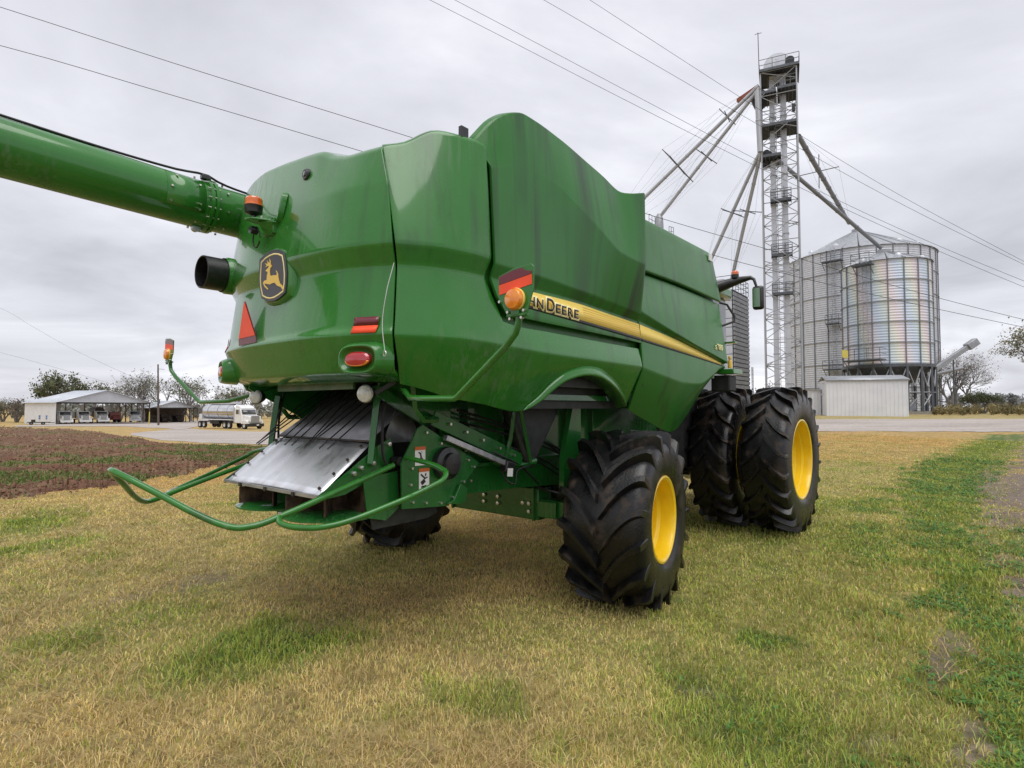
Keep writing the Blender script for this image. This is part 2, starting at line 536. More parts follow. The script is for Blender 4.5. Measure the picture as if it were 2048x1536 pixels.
# --- corner panel wrapping on to the lower side panel with the wheel arch
arch = [(-1.234, 1.241, 1.742), (-1.143, 1.257, 1.778), (-1.053, 1.28, 1.832), (-0.984, 1.305, 1.891), (-0.911, 1.33, 1.946), (-0.829, 1.349, 1.991), (-0.735, 1.361, 2.019), (-0.597, 1.373, 2.046), (-0.48, 1.375, 2.051), (-0.349, 1.372, 2.043), (-0.23, 1.362, 2.02), (-0.087, 1.346, 1.983), (0.073, 1.323, 1.93), (0.242, 1.292, 1.86), (0.43, 1.25, 1.775)]
def corner(mirror):
    s = -1 if mirror else 1
    top = [(-2.455, 1.005, 3.56), (-2.334, 1.105, 3.595), (-2.269, 1.159, 3.644), (-2.203, 1.214, 3.686), (-2.169, 1.242, 3.694), (-2.103, 1.298, 3.687), (-2.0, 1.339, 3.683), (-1.893, 1.383, 3.672), (-1.842, 1.403, 3.655)]
    if mirror:
        top = [(-2.46, 1.06, 3.30), (-2.35, 1.16, 3.30), (-2.2, 1.26, 3.28), (-2.0, 1.35, 3.28), (-1.842, 1.40, 3.28)]
    top2 = [(u + .03, v - .05, w + .03) for u, v, w in top]
    bt = [(-2.495, 1.205, 2.842), (-2.361, 1.292, 2.842), (-2.248, 1.36, 2.842), (-2.089, 1.395, 2.842), (-1.92, 1.416, 2.84), (-1.80, 1.42, 2.833)]
    bbm = [(-2.445, 1.165, 2.715), (-2.33, 1.245, 2.715), (-2.22, 1.305, 2.715), (-2.08, 1.34, 2.715), (-1.92, 1.362, 2.715), (-1.825, 1.368, 2.71)]
    b38 = [(-2.485, 1.20, 2.38), (-2.345, 1.285, 2.38), (-2.24, 1.345, 2.385), (-2.09, 1.385, 2.39), (-1.9, 1.405, 2.40), (-1.66, 1.408, 2.405)]
    rdg = [(-2.505, 1.215, 2.235), (-2.35, 1.31, 2.235), (-2.24, 1.37, 2.235), (-2.087, 1.41, 2.235), (-1.9, 1.435, 2.23), (-1.70, 1.44, 2.222)]
    bot = [(-2.37, 1.11, 1.925), (-2.27, 1.17, 1.90), (-2.17, 1.215, 1.87), (-2.049, 1.24, 1.835), (-1.9, 1.25, 1.815), (-1.69, 1.25, 1.79)]
    n1 = 16
    up = rounded_rows([curve(r_, n1) for r_ in (top2, top, bt, bbm, b38)], .03)
    lo = [curve(r_, n1) for r_ in (b38, rdg, bot)]
    t2 = [(-1.66, 1.408, 2.405), (-1.53, 1.408, 2.389), (-1.1, 1.408, 2.383), (-.34, 1.408, 2.374), (.43, 1.408, 2.366)]
    r2 = [(-1.70, 1.44, 2.222), (-1.1, 1.445, 2.20), (-.34, 1.445, 2.19), (.43, 1.445, 2.18)]
    b2 = [(-1.69, 1.25, 1.79), (-1.5, 1.246, 1.757), (-1.36, 1.241, 1.738)] + arch
    n2 = 56
    lo2 = [curve(r_, n2, 0) for r_ in (t2, r2, b2)]
    # rear-most column of lo2 equals front column of lo
    rows = []
    for a, b in zip(lo, lo2):
        rows.append(list(a) + list(b)[1:])
    lw = rounded_rows(rows, .02)
    mb = MB()
    mb.grid([[(s * p[0], p[1], p[2]) for p in r_] for r_ in up])
    mb.grid([[(s * p[0], p[1], p[2]) for p in r_] for r_ in lw])
    o = finish(mb, 'corner_side_panel', outward=(s, -.3, 0), bevel=.006)
    # flared lip round the wheel arch
    c0 = [Vector((p[1], p[0], p[2])) for p in arch]
    cs = [Vector(p) for p in cr([tuple(q) for q in c0], 40)]
    out, mid, inn, bk = [], [], [], []
    for i, p in enumerate(cs):
        t = cs[min(i + 1, 39)] - cs[max(i - 1, 0)]; t.x = 0; t.normalize()
        nrm = Vector((0, -t.z, t.y))
        f = math.sin(math.pi * i / 39)**.4
        q = p + nrm * .085 * f; q.x = 1.445 - min(max((2.2 - q.z) / .46, 0), 1.1) * .2 + .001
        out.append(q)
        mid.append(p + nrm * .02 * f + Vector((.055 * f + .004, 0, 0)))
        inn.append(p + Vector((.05 * f + .004, 0, 0)))
        bk.append(p - nrm * .012 + Vector((-.10, 0, 0)))
    mb = MB().grid([[(s * p.x, p.y, p.z) for p in r_] for r_ in rounded_rows([[tuple(p) for p in q] for q in (out, mid, inn, bk)], .012)] if False else [[(s * p[0], p[1], p[2]) for p in r_] for r_ in rounded_rows([[tuple(p) for p in q] for q in (out, mid, inn, bk)], .012)])
    finish(mb, 'wheel_arch_lip', solid=.006, outward=(s, 0, .4), ang=40)
    return o
corner(False); corner(True)

# --- big upper side panel (grain tank side)
TK = {
 'roll': [(-1.90, 1.27, 3.72), (-1.76, 1.33, 3.90), (-1.42, 1.34, 4.06), (-.95, 1.34, 4.035), (-.25, 1.36, 3.91), (.0, 1.40, 3.83), (.21, 1.50, 3.87)],
 'top': [(-1.90, 1.33, 3.70), (-1.74, 1.39, 3.89), (-1.54, 1.405, 4.02), (-1.41, 1.41, 4.06), (-1.25, 1.41, 4.06), (-.93, 1.40, 4.045), (-.555, 1.41, 3.98), (-.245, 1.43, 3.91), (-.08, 1.45, 3.85), (-.015, 1.47, 3.83), (.10, 1.515, 3.84), (.27, 1.57, 3.88)],
 'crease': [(-1.81, 1.425, 3.50), (-1.5, 1.43, 3.60), (-1.02, 1.445, 3.59), (-.81, 1.48, 3.49), (-.47, 1.53, 3.33), (-.20, 1.56, 3.20), (-.02, 1.58, 3.175), (.22, 1.60, 3.155)],
 'low': [(-1.785, 1.445, 2.80), (-1.3, 1.445, 2.80), (-.74, 1.448, 2.775), (-.17, 1.455, 2.745), (.37, 1.465, 2.70)],
 'sub': [(-1.78, 1.395, 2.705), (-1.3, 1.395, 2.70), (-.74, 1.395, 2.697), (-.17, 1.395, 2.668), (.42, 1.395, 2.642)],
 'st': [(-1.775, 1.405, 2.675), (-1.33, 1.405, 2.673), (-.74, 1.405, 2.672), (-.16, 1.405, 2.643), (.43, 1.405, 2.615)],
 'sb': [(-1.745, 1.428, 2.57), (-1.36, 1.428, 2.555), (-.68, 1.428, 2.526), (-.16, 1.428, 2.502), (.43, 1.428, 2.472)],
 'kb': [(-1.725, 1.43, 2.545), (-1.36, 1.43, 2.530), (-.68, 1.43, 2.499), (-.16, 1.43, 2.474), (.43, 1.43, 2.444)],
 'bot': [(-1.64, 1.43, 2.455), (-1.3, 1.43, 2.448), (-.68, 1.43, 2.440), (-.16, 1.43, 2.434), (.43, 1.43, 2.422)],
}
for mir in (False, True):
    rows_panel('tank_side_panel', [TK[k] for k in ('roll', 'top', 'crease', 'low', 'sub', 'st', 'sb', 'kb', 'bot')], n=56, by=0, rad=.018, mirror=mir, m='green_sooty')
# front pair of side panels
FR = {
 'fu0': [(.25, 1.30, 3.79), (1.3, 1.30, 3.80), (2.38, 1.30, 3.80)],
 'fu1': [(.25, 1.355, 3.765), (1.3, 1.355, 3.775), (2.43, 1.355, 3.778)],
 'fu2': [(.25, 1.37, 3.70), (1.3, 1.37, 3.71), (2.53, 1.37, 3.70)],
 'fu3': [(.30, 1.42, 3.185), (1.3, 1.42, 3.195), (2.68, 1.42, 3.165)],
 'fu4': [(.30, 1.40, 3.172), (1.3, 1.40, 3.182), (2.68, 1.40, 3.152)],
 'fl1': [(.32, 1.385, 3.150), (1.3, 1.385, 3.158), (2.70, 1.385, 3.130)],
 'fl2': [(.40, 1.455, 2.735), (1.256, 1.458, 2.583), (2.79, 1.46, 2.36)],
 'fl3': [(.42, 1.40, 2.652), (1.25, 1.40, 2.553), (2.79, 1.405, 2.345)],
 'fst': [(.45, 1.405, 2.613), (1.387, 1.405, 2.527), (2.79, 1.408, 2.338)],
 'fsb': [(.45, 1.42, 2.471), (1.385, 1.42, 2.412), (2.80, 1.415, 2.318)],
 'fkb': [(.45, 1.422, 2.445), (1.385, 1.422, 2.392), (2.80, 1.416, 2.308)],
 'fl4': [(.46, 1.435, 2.17), (1.0, 1.435, 2.10), (1.5, 1.425, 2.05), (1.95, 1.42, 2.05), (2.37, 1.42, 2.17), (2.65, 1.415, 2.275), (2.85, 1.40, 2.295)],
 'fl5': [(.50, 1.245, 1.748), (.60, 1.24, 1.715), (.99, 1.237, 1.605), (1.36, 1.24, 1.505), (1.50, 1.24, 1.488), (1.62, 1.24, 1.50), (1.75, 1.24, 1.555), (1.9, 1.243, 1.64), (2.37, 1.26, 1.97), (2.60, 1.28, 2.13), (2.72, 1.29, 2.20), (2.88, 1.31, 2.245)],
}
for mir in (False, True):
    rows_panel('front_upper_panel', [FR[k] for k in ('fu0', 'fu1', 'fu2', 'fu3', 'fu4')], n=20, by=0, mirror=mir, m='green_satin')
    rows_panel('front_lower_panel', [FR[k] for k in ('fl1', 'fl2', 'fl3', 'fst', 'fsb', 'fkb', 'fl4', 'fl5')], n=60, by=0, mirror=mir, m='green_satin')

# --- stripe decals and lettering
def strip(name, a, b, m, s, parent=COMB, lift=.004, sub=1, u0=None, u1=None):
    ra = cr(a, 60, 0); rb = cr(b, 60, 0)
    if u0 is not None:
        k = [i for i in range(60) if u0 <= ra[i][0] <= u1]; ra = ra[k]; rb = rb[k]
    rows = []
    for i in range(sub + 1):
        q = ra + (rb - ra) * i / sub
        rows.append([(s * (p[1] + lift), p[0], p[2]) for p in q])
    mb = MB().grid(rows)
    return finish(mb, name, m, .002, parent, outward=(s, 0, 0))
for s in (1, -1):
    st = strip('side_stripe', TK['st'], TK['sb'], 'decal_yellow', s, u0=-1.64, u1=.44)
    strip('stripe_edge', TK['sb'], TK['kb'], 'decal_black', s, u0=-1.64, u1=.44)
    for k in range(1, 7):
        f = k / 7.0
        a = [tuple(np.array(p) * (1 - f) + np.array(q) * f) for p, q in zip(TK['st'], TK['sb'])]
        b = [(p[0], p[1], p[2] - .0022) for p in a]
        strip('pinstripe', a, b, 'badge_yellow', s, parent=st, lift=.0072, u0=-.62, u1=.44)
    strip('front_stripe', FR['fst'], FR['fsb'], 'decal_yellow', s, u0=.45, u1=2.70)
    strip('front_stripe_edge', FR['fsb'], FR['fkb'], 'decal_black', s, u0=.45, u1=2.74)

def glyph(ch, u0, u1, w0, w1, x, m, off=0.0, shear=0.0, th=.002, parent=COMB, name='letter', s=1):
    cu = bpy.data.curves.new('t', 'FONT'); cu.body = ch; cu.offset = off; cu.fill_mode = 'FRONT'
    ob = bpy.data.objects.new('t', cu); COL.objects.link(ob)
    dg = bpy.context.evaluated_depsgraph_get()
    me = bpy.data.meshes.new_from_object(ob.evaluated_get(dg))
    bpy.data.objects.remove(ob); bpy.data.curves.remove(cu)
    co = np.array([v.co[:] for v in me.vertices])
    mn, mx = co.min(0), co.max(0)
    for v in me.vertices:
        a = (v.co.x - mn[0]) / (mx[0] - mn[0]); b = (v.co.y - mn[1]) / (mx[1] - mn[1])
        u = u0 + (u1 - u0) * a
        v.co = Vector((x, u, w0 + (w1 - w0) * b + shear * (u - u0)))
    me.name = name
    o = put(name, me, m, parent)
    q = o.modifiers.new('solid', 'SOLIDIFY'); q.thickness = th; q.offset = 0
    return o
lt = [('J', -1.585, -1.545, .1), ('O', -1.525, -1.43, .074), ('H', -1.405, -1.325, .074), ('N', -1.30, -1.215, .074),
      ('D', -1.165, -1.065, .1), ('E', -1.045, -.98, .074), ('E', -.96, -.895, .074), ('R', -.875, -.80, .074), ('E', -.78, -.715, .074)]
def sbw(u):
    return float(np.interp(u, [-1.36, -.68, -.16], [2.552, 2.523, 2.50]))
for ch, a, b, h in lt:
    w0 = sbw((a + b) / 2) + .004
    glyph(ch, a - .014, b + .014, w0 - .016, w0 + h + .012, 1.437, 'letter_yellow', off=.045, shear=-.04, name='letter_outline')
    glyph(ch, a, b, w0, w0 + h, 1.4415, 'decal_black', off=.012, shear=-.04)
for ch, a, b in (('S', 2.365, 2.415), ('7', 2.43, 2.485), ('8', 2.495, 2.55), ('0', 2.562, 2.622)):
    h = .062 if ch == 'S' else .08
    glyph(ch, a, b, 2.50, 2.50 + h, 1.458, 'letter_yellow', off=.02, name='letter', shear=-.02)

# --- unloading auger folded back along the left side
AU = [(-1.30, 3.0, 3.50), (-1.31, -2.2, 3.585), (-1.345, -5.6, 3.72)]
def aup(u, dr=0, da=0):
    v = np.interp(-u, [-3, 2.2, 5.6], [-1.30, -1.31, -1.345]); w = np.interp(-u, [-3, 2.2, 5.6], [3.50, 3.585, 3.72])
    return Vector((v + dr * math.cos(da), u, w + dr * math.sin(da)))
AR = .212
au = MB().tube([aup(3.0), aup(1), aup(-1), aup(-2.66)], AR * .985, 40).tube([aup(-2.60), aup(-4), aup(-5.6)], AR, 40).build('unloading_auger', 'green_paint', COMB)
MB().lathe([(AR - .01, -.035), (AR + .028, -.035), (AR + .028, -.008), (AR + .012, -.004), (AR + .012, .004), (AR + .028, .008), (AR + .028, .035), (AR - .01, .035)], 40, aup(-2.68), 'y').build('flange_collar', 'green_paint', au, ang=30)
mb = MB()
for k in range(16):
    a = 2 * math.pi * k / 16 + .1
    p = aup(-2.68, AR + .018, a)
    mb.bar(p + Vector((0, -.06, 0)), p + Vector((0, .05, 0)), .006, 6)
    for u in (-2.80, -2.56):
        if k % 2:
            q = aup(u, AR, a); mb.bar(q, aup(u, AR + .018, a), .010, 6)
for u, a in ((-3.03, .1), (-3.03, -.45), (-2.98, .65), (-2.80, -.5)):
    mb.bar(aup(u, AR, a), aup(u, AR + .02, a), .010, 6)
mb.build('bolts', 'bolt_zinc', au)['kind'] = 'stuff'
mb = MB()
for r0, lift in ((0, .004),):
    rows = []
    for u in (-3.06, -2.75):
        rows.append([aup(u, AR + lift, a) for a in np.linspace(-.62, .95, 12)])
    mb.grid(rows)
finish(mb, 'access_cover', solid=.003, parent=au, outward=(1, 0, 0))
cab = [aup(-5.5, AR + .012, 1.35), aup(-4.2, AR + .012, 1.3), aup(-3.3, AR + .015, 1.25), aup(-2.95, AR + .03, 1.2), aup(-2.72, AR + .06, 1.15), aup(-2.6, AR + .03, 1.1), aup(-2.2, AR + .012, 1.05)]
MB().tube([Vector(p) for p in cr([tuple(p) for p in cab], 40)], .011, 8).build('auger_cable', 'black_hose', au)
p = aup(-2.72, AR + .035, 1.15)
MB().box(p, (.05, .08, .04)).build('cable_clip', 'black_plastic', au, bevel=.006)
MB().lathe([(.0, -.02), (.035, -.02), (.035, .02), (0, .02)], 16, aup(-2.76, AR + .01, -1.55), 'x').build('drain_cap', 'bare_steel', au)

# --- beacon on its bracket
bx, by_, bz = -.117, -2.80, 3.30
br = MB()
br.box((bx + .03, -2.66, 3.16), (.16, .08, .12))
br.prism([(-.085, -2.62), (.10, -2.62), (.085, -2.70), (.03, -2.84), (-.045, -2.86), (-.075, -2.80)], 3.185, 3.20, lambda p, d: (bx + .02 + p[0], p[1], d))
br.prism([(-.06, -2.62), (.12, -2.62), (.10, -2.72), (.0, -2.78)], 3.09, 3.184, lambda p, d: (bx + .02 + p[0] * (.6 if d < 3.1 else 1), p[1] + (.06 if d < 3.1 else 0), d))
brk = br.build('beacon_bracket', 'green_paint', COMB, bevel=.005)
MB().lathe([(.0, -.11), (.018, -.11), (.018, -.075), (.035, -.065), (.062, -.055), (.066, -.005), (.068, 0), (0, 0)], 24, (bx, by_, bz)).build('beacon_base', 'black_plastic', brk)
MB().lathe([(.066, 0), (.066, .012), (.062, .014), (.063, .05), (.055, .062), (.02, .067), (0, .067)], 24, (bx, by_, bz)).build('beacon_lens', 'beacon_lens', brk)
MB().tube([Vector((bx - .01, by_ + .03, 3.12)) + Vector((.055 * math.cos(a), 0, -.06 + .07 * math.sin(a))) for a in np.linspace(0, 5.9, 20)], .006, 6).build('beacon_cable', 'black_hose', brk)
MB().lathe([(.0, -.035), (.03, -.03), (.032, .02), (.02, .03), (0, .03)], 14, (bx - .03, by_ + .02, 3.125), 'y').build('bracket_lamp', 'black_plastic', brk)
mb = MB()
for a in ((-.03, -2.75), (.05, -2.76)):
    mb.bar((bx + a[0], a[1], 3.20), (bx + a[0], a[1], 3.225), .009, 6)
mb.build('bolts', 'bolt_zinc', brk)['kind'] = 'stuff'
# oval hand-hold recess beside the beacon
rows = []
for r_, d in ((1.12, .03), (1.0, -.012), (.9, -.014), (.7, .006), (.4, .02), (.02, .026)):
    rows.append([(.02 + .05 * r_ * math.cos(a), -2.655 + d - .05 * math.cos(a) * r_ * .4 + .2 * .115 * r_ * math.sin(a), 3.30 + .115 * r_ * math.sin(a)) for a in np.linspace(0, 2 * math.pi, 28)])
finish(MB().grid(rows), 'hand_hold', solid=0, outward=(0, -1, 0))
# rear camera
cm = MB().lathe([(.044, .0), (.044, -.035), (.034, -.045), (.0, -.04)], 24, (.275, -2.565, 3.505), 'y').build('rear_camera', 'black_plastic', COMB)
MB().lathe([(.022, -.046), (.014, -.049), (0, -.05)], 16, (.275, -2.565, 3.505), 'y').build('camera_lens', 'glass_dark', cm)
# black outlet duct at the left shoulder
MB().lathe([(.160, .10), (.160, -.02), (.152, -.035), (.150, -.05)], 32, (-1.00, -2.60, 2.93), 'y').build('duct_collar', 'green_paint', COMB)
MB().lathe([(.142, .05), (.142, -.22), (.136, -.225), (.130, -.22), (.130, .05)], 32, (-1.00, -2.60, 2.93), 'y').build('outlet_duct', 'black_plastic', COMB)
MB().lathe([(.131, .0), (0, .0)], 24, (-1.00, -2.60, 2.93), 'y').build('duct_screen', 'chassis_black', COMB)

# --- slow vehicle triangle, reflectors, tail lamps
def plate(name, poly, u, th, m, parent=COMB, lean=0, bevel=0, s=1):
    return MB().prism([(s * a, b) for a, b in poly], u, u - th, lambda p, d: (p[0], d + lean * (p[1] - 2.4), p[1])).build(name, m, parent, bevel=bevel)
tri = plate('slow_vehicle_sign', [(-.455, 2.262), (-.455, 2.30), (-.335, 2.60), (-.315, 2.60), (-.165, 2.31), (-.165, 2.27)], -2.742, .006, 'reflector_red', lean=-.06)
plate('sign_face', [(-.442, 2.315), (-.332, 2.585), (-.318, 2.585), (-.175, 2.325)], -2.7495, .003, 'reflector_orange', tri, lean=-.06)
def hood_at(v, w):
    u0 = float(np.interp(w, [2.0, 2.24, 2.30, 2.71], [-2.655, -2.745, -2.715, -2.66])); k = .22
    return u0 + k * abs(v / 1.18)**3.2
for s in (1, -1):
    rs = []
    for (w0, w1, m) in ((2.308, 2.365, 'reflector_red'), (2.257, 2.306, 'reflector_orange')):
        mb = MB().grid([[(s * v, hood_at(v, w) - .008, w) for v in np.linspace(.93, 1.10, 8)] for w in (w0, w1)])
        rs.append(finish(mb, 'tail_reflector', m, .003, outward=(0, -1, 0)))
    rs[0]['label'] = 'dark red upper reflector strip'
    # oval bezel and lens
    c = Vector((s * 1.0, -2.615, 2.085)); nrm = Vector((s * .30, -1, -.10)).normalized()
    ax = nrm.cross(Vector((0, 0, 1))).normalized(); ay = ax.cross(nrm) * -1
    def se(a, b, p, d, n=36):
        out = []
        for k in range(n + 1):
            q = 2 * math.pi * k / n
            x = a * math.copysign(abs(math.cos(q))**(2 / p), math.cos(q)); y = b * math.copysign(abs(math.sin(q))**(2 / p), math.sin(q))
            out.append(tuple(c + ax * x + Vector((0, 0, 1)) * y + nrm * d))
        return out
    bz_ = finish(MB().grid(rounded_rows([se(.20, .125, 3, -.10), se(.175, .110, 3, -.01), se(.155, .098, 3, .025), se(.142, .086, 3, .035), se(.122, .066, 2.6, .005), se(.10, .05, 2.4, -.005), se(.002, .002, 2, -.005)], .012)), 'lamp_bezel', solid=0, outward=tuple(nrm))
    lens = finish(MB().grid([se(.098, .048, 2.4, -.004), se(.098, .048, 2.4, .028), se(.085, .040, 2.3, .04), se(.045, .02, 2, .046), se(.002, .001, 2, .047)]), 'tail_lamp_lens', 'red_lens', solid=0, parent=bz_, outward=tuple(nrm))
    mb = MB()
    half = [q for q in se(.099, .049, 2.4, .0295) if q[2] < c.z - .008]
    half2 = [tuple(Vector(q) * 1) for q in se(.087, .042, 2.3, .0415) if q[2] < c.z - .008]
    k = min(len(half), len(half2))
    mb.grid([half[:k], half2[:k]])
    finish(mb, 'amber_band', 'amber_lens', solid=.002, parent=bz_, outward=tuple(nrm))
    # work lamp under the hood
    wl_ = MB().lathe([(.0, .08), (.04, .075), (.064, .02), (.066, -.01), (.058, -.012)], 24, (0, 0, 0), 'y').build('work_lamp', 'black_plastic', COMB, loc=(s * .80, -2.42, 1.865), rot=(0, 0, R(24)))
    MB().lathe([(.062, -.008), (.056, -.026), (.036, -.040), (.0, -.045)], 24, (0, 0, 0), 'y').build('lamp_glass', 'white_lens', wl_)
    MB().beam((s * .86, -2.38, 1.87), (s * .98, -2.3, 1.95), .03, .03).build('lamp_bracket', 'chassis_black', COMB)
    # marker arm with sign and amber lamp
    pts = [(s * 1.05, -2.30, 1.90), (s * 1.30, -2.44, 1.83), (s * 1.50, -2.50, 1.825), (s * 1.77, -2.505, 1.822), (s * 1.80, -2.51, 1.832), (s * 2.22, -2.575, 2.085), (s * 2.30, -2.588, 2.15), (s * 2.322, -2.59, 2.20), (s * 2.322, -2.59, 2.25)]
    arm = MB().tube([Vector(p) for p in pts], .0185, 12).build('marker_arm', 'green_paint', COMB, ang=60)
    out = [(2.198, 2.45), (2.30, 2.478), (2.415, 2.485), (2.432, 2.47), (2.432, 2.36), (2.385, 2.228), (2.265, 2.228), (2.205, 2.33)]
    pl = plate('marker_plate', out, -2.60, .006, 'green_paint', arm, s=s, bevel=.002)
    plate('marker_reflector', [(2.205, 2.405), (2.205, 2.447), (2.30, 2.468), (2.36, 2.472), (2.38, 2.456), (2.42, 2.447), (2.42, 2.434)], -2.607, .002, 'reflector_red', arm, s=s)
    plate('marker_reflector', [(2.207, 2.352), (2.206, 2.403), (2.421, 2.432), (2.423, 2.382)], -2.607, .002, 'reflector_orange', arm, s=s)
    MB().lathe([(.056, 0), (.056, -.022), (.048, -.036), (.02, -.044), (0, -.045)], 28, (s * 2.322, -2.608, 2.315), 'y').build('marker_lamp', 'amber_lens', arm)
    MB().lathe([(.058, .0), (.059, -.012), (.054, -.016)], 28, (s * 2.322, -2.607, 2.315), 'y').build('lamp_ring', 'decal_yellow', arm)
    MB().box((s * 2.322, -2.60, 2.235), (.115, .04, .012)).box((s * 2.322, -2.612, 2.25), (.05, .02, .03)).build('lamp_foot', 'green_paint', arm, bevel=.003)
    mb = MB()
    for a, b in ((2.27, 2.255), (2.375, 2.255), (2.285, 2.22), (2.36, 2.22), (2.215, 2.315)):
        mb.bar((s * a, -2.60, b), (s * a, -2.62, b), .008, 6)
    mb.build('bolts', 'bolt_zinc', arm)['kind'] = 'stuff'
# release cable hanging at the hood seam
MB().tube([Vector(p) for p in cr([(1.225, -2.52, 2.70), (1.20, -2.56, 2.5), (1.175, -2.57, 2.3), (1.19, -2.56, 2.13)], 14)], .0028, 6).tube([Vector((1.19 + .014 * math.cos(a), -2.56, 2.112 + .018 * math.sin(a))) for a in np.linspace(0, 6.28, 12)], .0035, 5).build('release_cable', 'bolt_zinc', COMB)

# --- core of the machine behind the panels
core = MB()
core.box((0, .55, 3.0), (2.5, 4.2, 1.35)).box((0, .1, 2.2), (2.5, 3.3, .5)).box((0, .9, 1.75), (1.34, 4.4, 1.1))
core.box((0, -1.85, 2.95), (2.3, .8, 1.2))
core.build('machine_core', 'chassis_black', COMB)
for s in (1, -1):
    # inner skin seen in the panel gaps
    MB().box((s * 1.335, .35, 2.9), (.02, 4.5, 1.5)).build('inner_skin', 'green_satin', COMB)
    MB().box((s * 1.10, -.30, 1.97), (.02, 2.1, .42)).build('well_shade_plate', 'chassis_black', COMB)  # dark plate added behind the arch to block light
    # separator side sheet with flanges
    ss = MB().prism([(-1.72, 1.05), (-1.72, 1.95), (3.0, 2.1), (3.0, 1.0), (.6, .95), (-.7, 1.02)], s * .68, s * .70, lambda p, d: (d, p[0], p[1])).build('separator_side', 'green_frame', COMB)
    mb = MB()
    for a in (-1.35, -.9, -.45, .1, .6):
        mb.box((s * .725, a, 1.62), (.06, .025, .75))
    mb.box((s * .73, -.3, 1.98), (.09, 2.9, .03)).box((s * .73, -.3, 1.28), (.08, 2.6, .03))
    mb.build('stiffener', 'green_frame', ss, bevel=.003)
    # wheel-well cross sheets
    MB().prism([(-.32, 1.0), (-.02, 1.0), (-.02, 1.78), (.25, 1.95), (-.1, 1.95), (-.32, 1.30)], s * .95, s * 1.0, lambda p, d: (d, p[0], p[1])).build('axle_gusset', 'green_frame', COMB)
    MB().prism([(-.98, 1.95), (-.98, 1.72), (-.75, 1.27), (-.62, 1.27), (-.28, 1.70), (-.25, 1.95)], s * .80, s * .90, lambda p, d: (d, p[0], p[1])).build('dark_hole_plate', 'chassis_black', COMB, bevel=.02)  # black plate standing in for a shaded triangular opening
    MB().box((s * 1.13, -.2, 1.86), (.04, 1.5, .05)).build('well_rail', 'green_frame', COMB)
    mb = MB().tube([Vector(p) for p in cr([(s * .84, -1.02, 1.26), (s * .90, -.98, 1.5), (s * .93, -.97, 1.72), (s * .98, -.9, 1.95)], 10)], .02, 8)
    mb.tube([Vector((s * (.90), -.70, 1.28)), Vector((s * .98, -1.0, 1.95))], .018, 8).tube([Vector((s * .83, -1.10, 1.30)), Vector((s * .83, -.78, 1.25)), Vector((s * .9, -.62, 1.28))], .03, 8)
    mb.build('brace_rod', 'green_frame', COMB)
    random.seed(4 + s)
    mb = MB()
    for k in range(6):
        a = random.uniform(-1.7, -1.4); b = random.uniform(-.6, .3)
        mb.tube([Vector(p) for p in cr([(s * .78, a, 1.75 - .05 * k), (s * (.82 + .01 * k), (a * 2 + b) / 3, 1.62 - .05 * k), (s * .86, (a + b * 2) / 3, 1.45 - .04 * k), (s * .84, b, 1.2 - .03 * k)], 16)], .011, 6)
    mb.tube([Vector(p) for p in cr([(s * .84, -1.05, 1.27), (s * .9, -1.02, 1.13), (s * .92, -.95, 1.10), (s * .90, -.9, 1.2), (s * .88, -.6, 1.24)], 18)], .009, 6)
    mb.build('hydraulic_hose', 'black_hose', COMB)

# --- straw chopper, tailboard and spreader
tb = MB()
nrows = 10
def tbrow(t):
    a = np.array((-2.705, .682, 1.19)); b = np.array((-2.285, .66, 1.515))
    q = a + (b - a) * t
    return [(v, q[0] + .006 * math.sin(v * 3), q[2] + .012 * math.cos(v * 2.2) - .012) for v in np.linspace(-q[1], q[1], 17)]
tb.grid([tbrow(t) for t in np.linspace(0, 1, nrows)])
tailb = finish(tb, 'tailboard', 'tailboard_steel', .006, outward=(0, -1, 1))
tailb['label'] = 'bare steel tailboard of the straw chopper'
MB().grid([[(v, -2.29, 1.525) for v in (-.66, .66)], [(v, -1.98, 1.74) for v in (-.64, .64)], [(v, -1.74, 1.98) for v in (-.62, .62)]]).build('chute_plate', 'chute_steel_shaded', tailb, solid=.004)
MB().beam((-.70, -2.715, 1.172), (.70, -2.715, 1.172), .03, .022).build('tailboard_lip', 'bare_steel', tailb)
MB().bar((-.67, -2.288, 1.523), (.67, -2.288, 1.523), .008, 6).build('hinge_rod', 'dark_steel', tailb)
mb = MB()
for v in (-.64, -.66, -.63, .64, .66, .63):
    pass
for t in (.08, .35, .62, .9):
    for s in (-1, 1):
        q = np.array((-2.705, .645, 1.19)) * (1 - t) + np.array((-2.285, .62, 1.515)) * t
        mb.bar((s * q[1], q[0], q[2]), (s * q[1], q[0] - .01, q[2] + .014), .011, 6)
for v in (-.4, 0, .4):
    mb.box((v, -2.73, 1.168), (.03, .02, .03))
mb.build('bolts', 'dark_steel', tailb)['kind'] = 'stuff'
random.seed(9)
for k in range(11):      # straw tines over the tailboard
    v = -.58 + k * .113
    e_ = -2.50 - .05 * math.sin(k * .9) - .03 * (k % 3)
    MB().tube([Vector((v, -1.80, 2.0)), Vector((v - .01, -2.15, 1.775)), Vector((v - .015, e_, 1.475))], .0052, 6).build('straw_tine', 'black_hose', COMB)
MB().prism([(-2.50, 1.93), (-2.05, 1.70), (-1.75, 1.45), (-1.60, 1.45), (-1.60, 2.2), (-2.45, 2.2)], -.79, -.775, lambda p, d: (d, p[0], p[1])).build('hood_side_sheet', 'green_frame', COMB)
MB().prism([(-2.30, 1.93), (-2.05, 1.80), (-1.75, 1.65), (-1.60, 1.65), (-1.60, 2.2), (-2.30, 2.2)], .775, .79, lambda p, d: (d, p[0], p[1])).build('hood_side_sheet', 'green_frame', COMB)
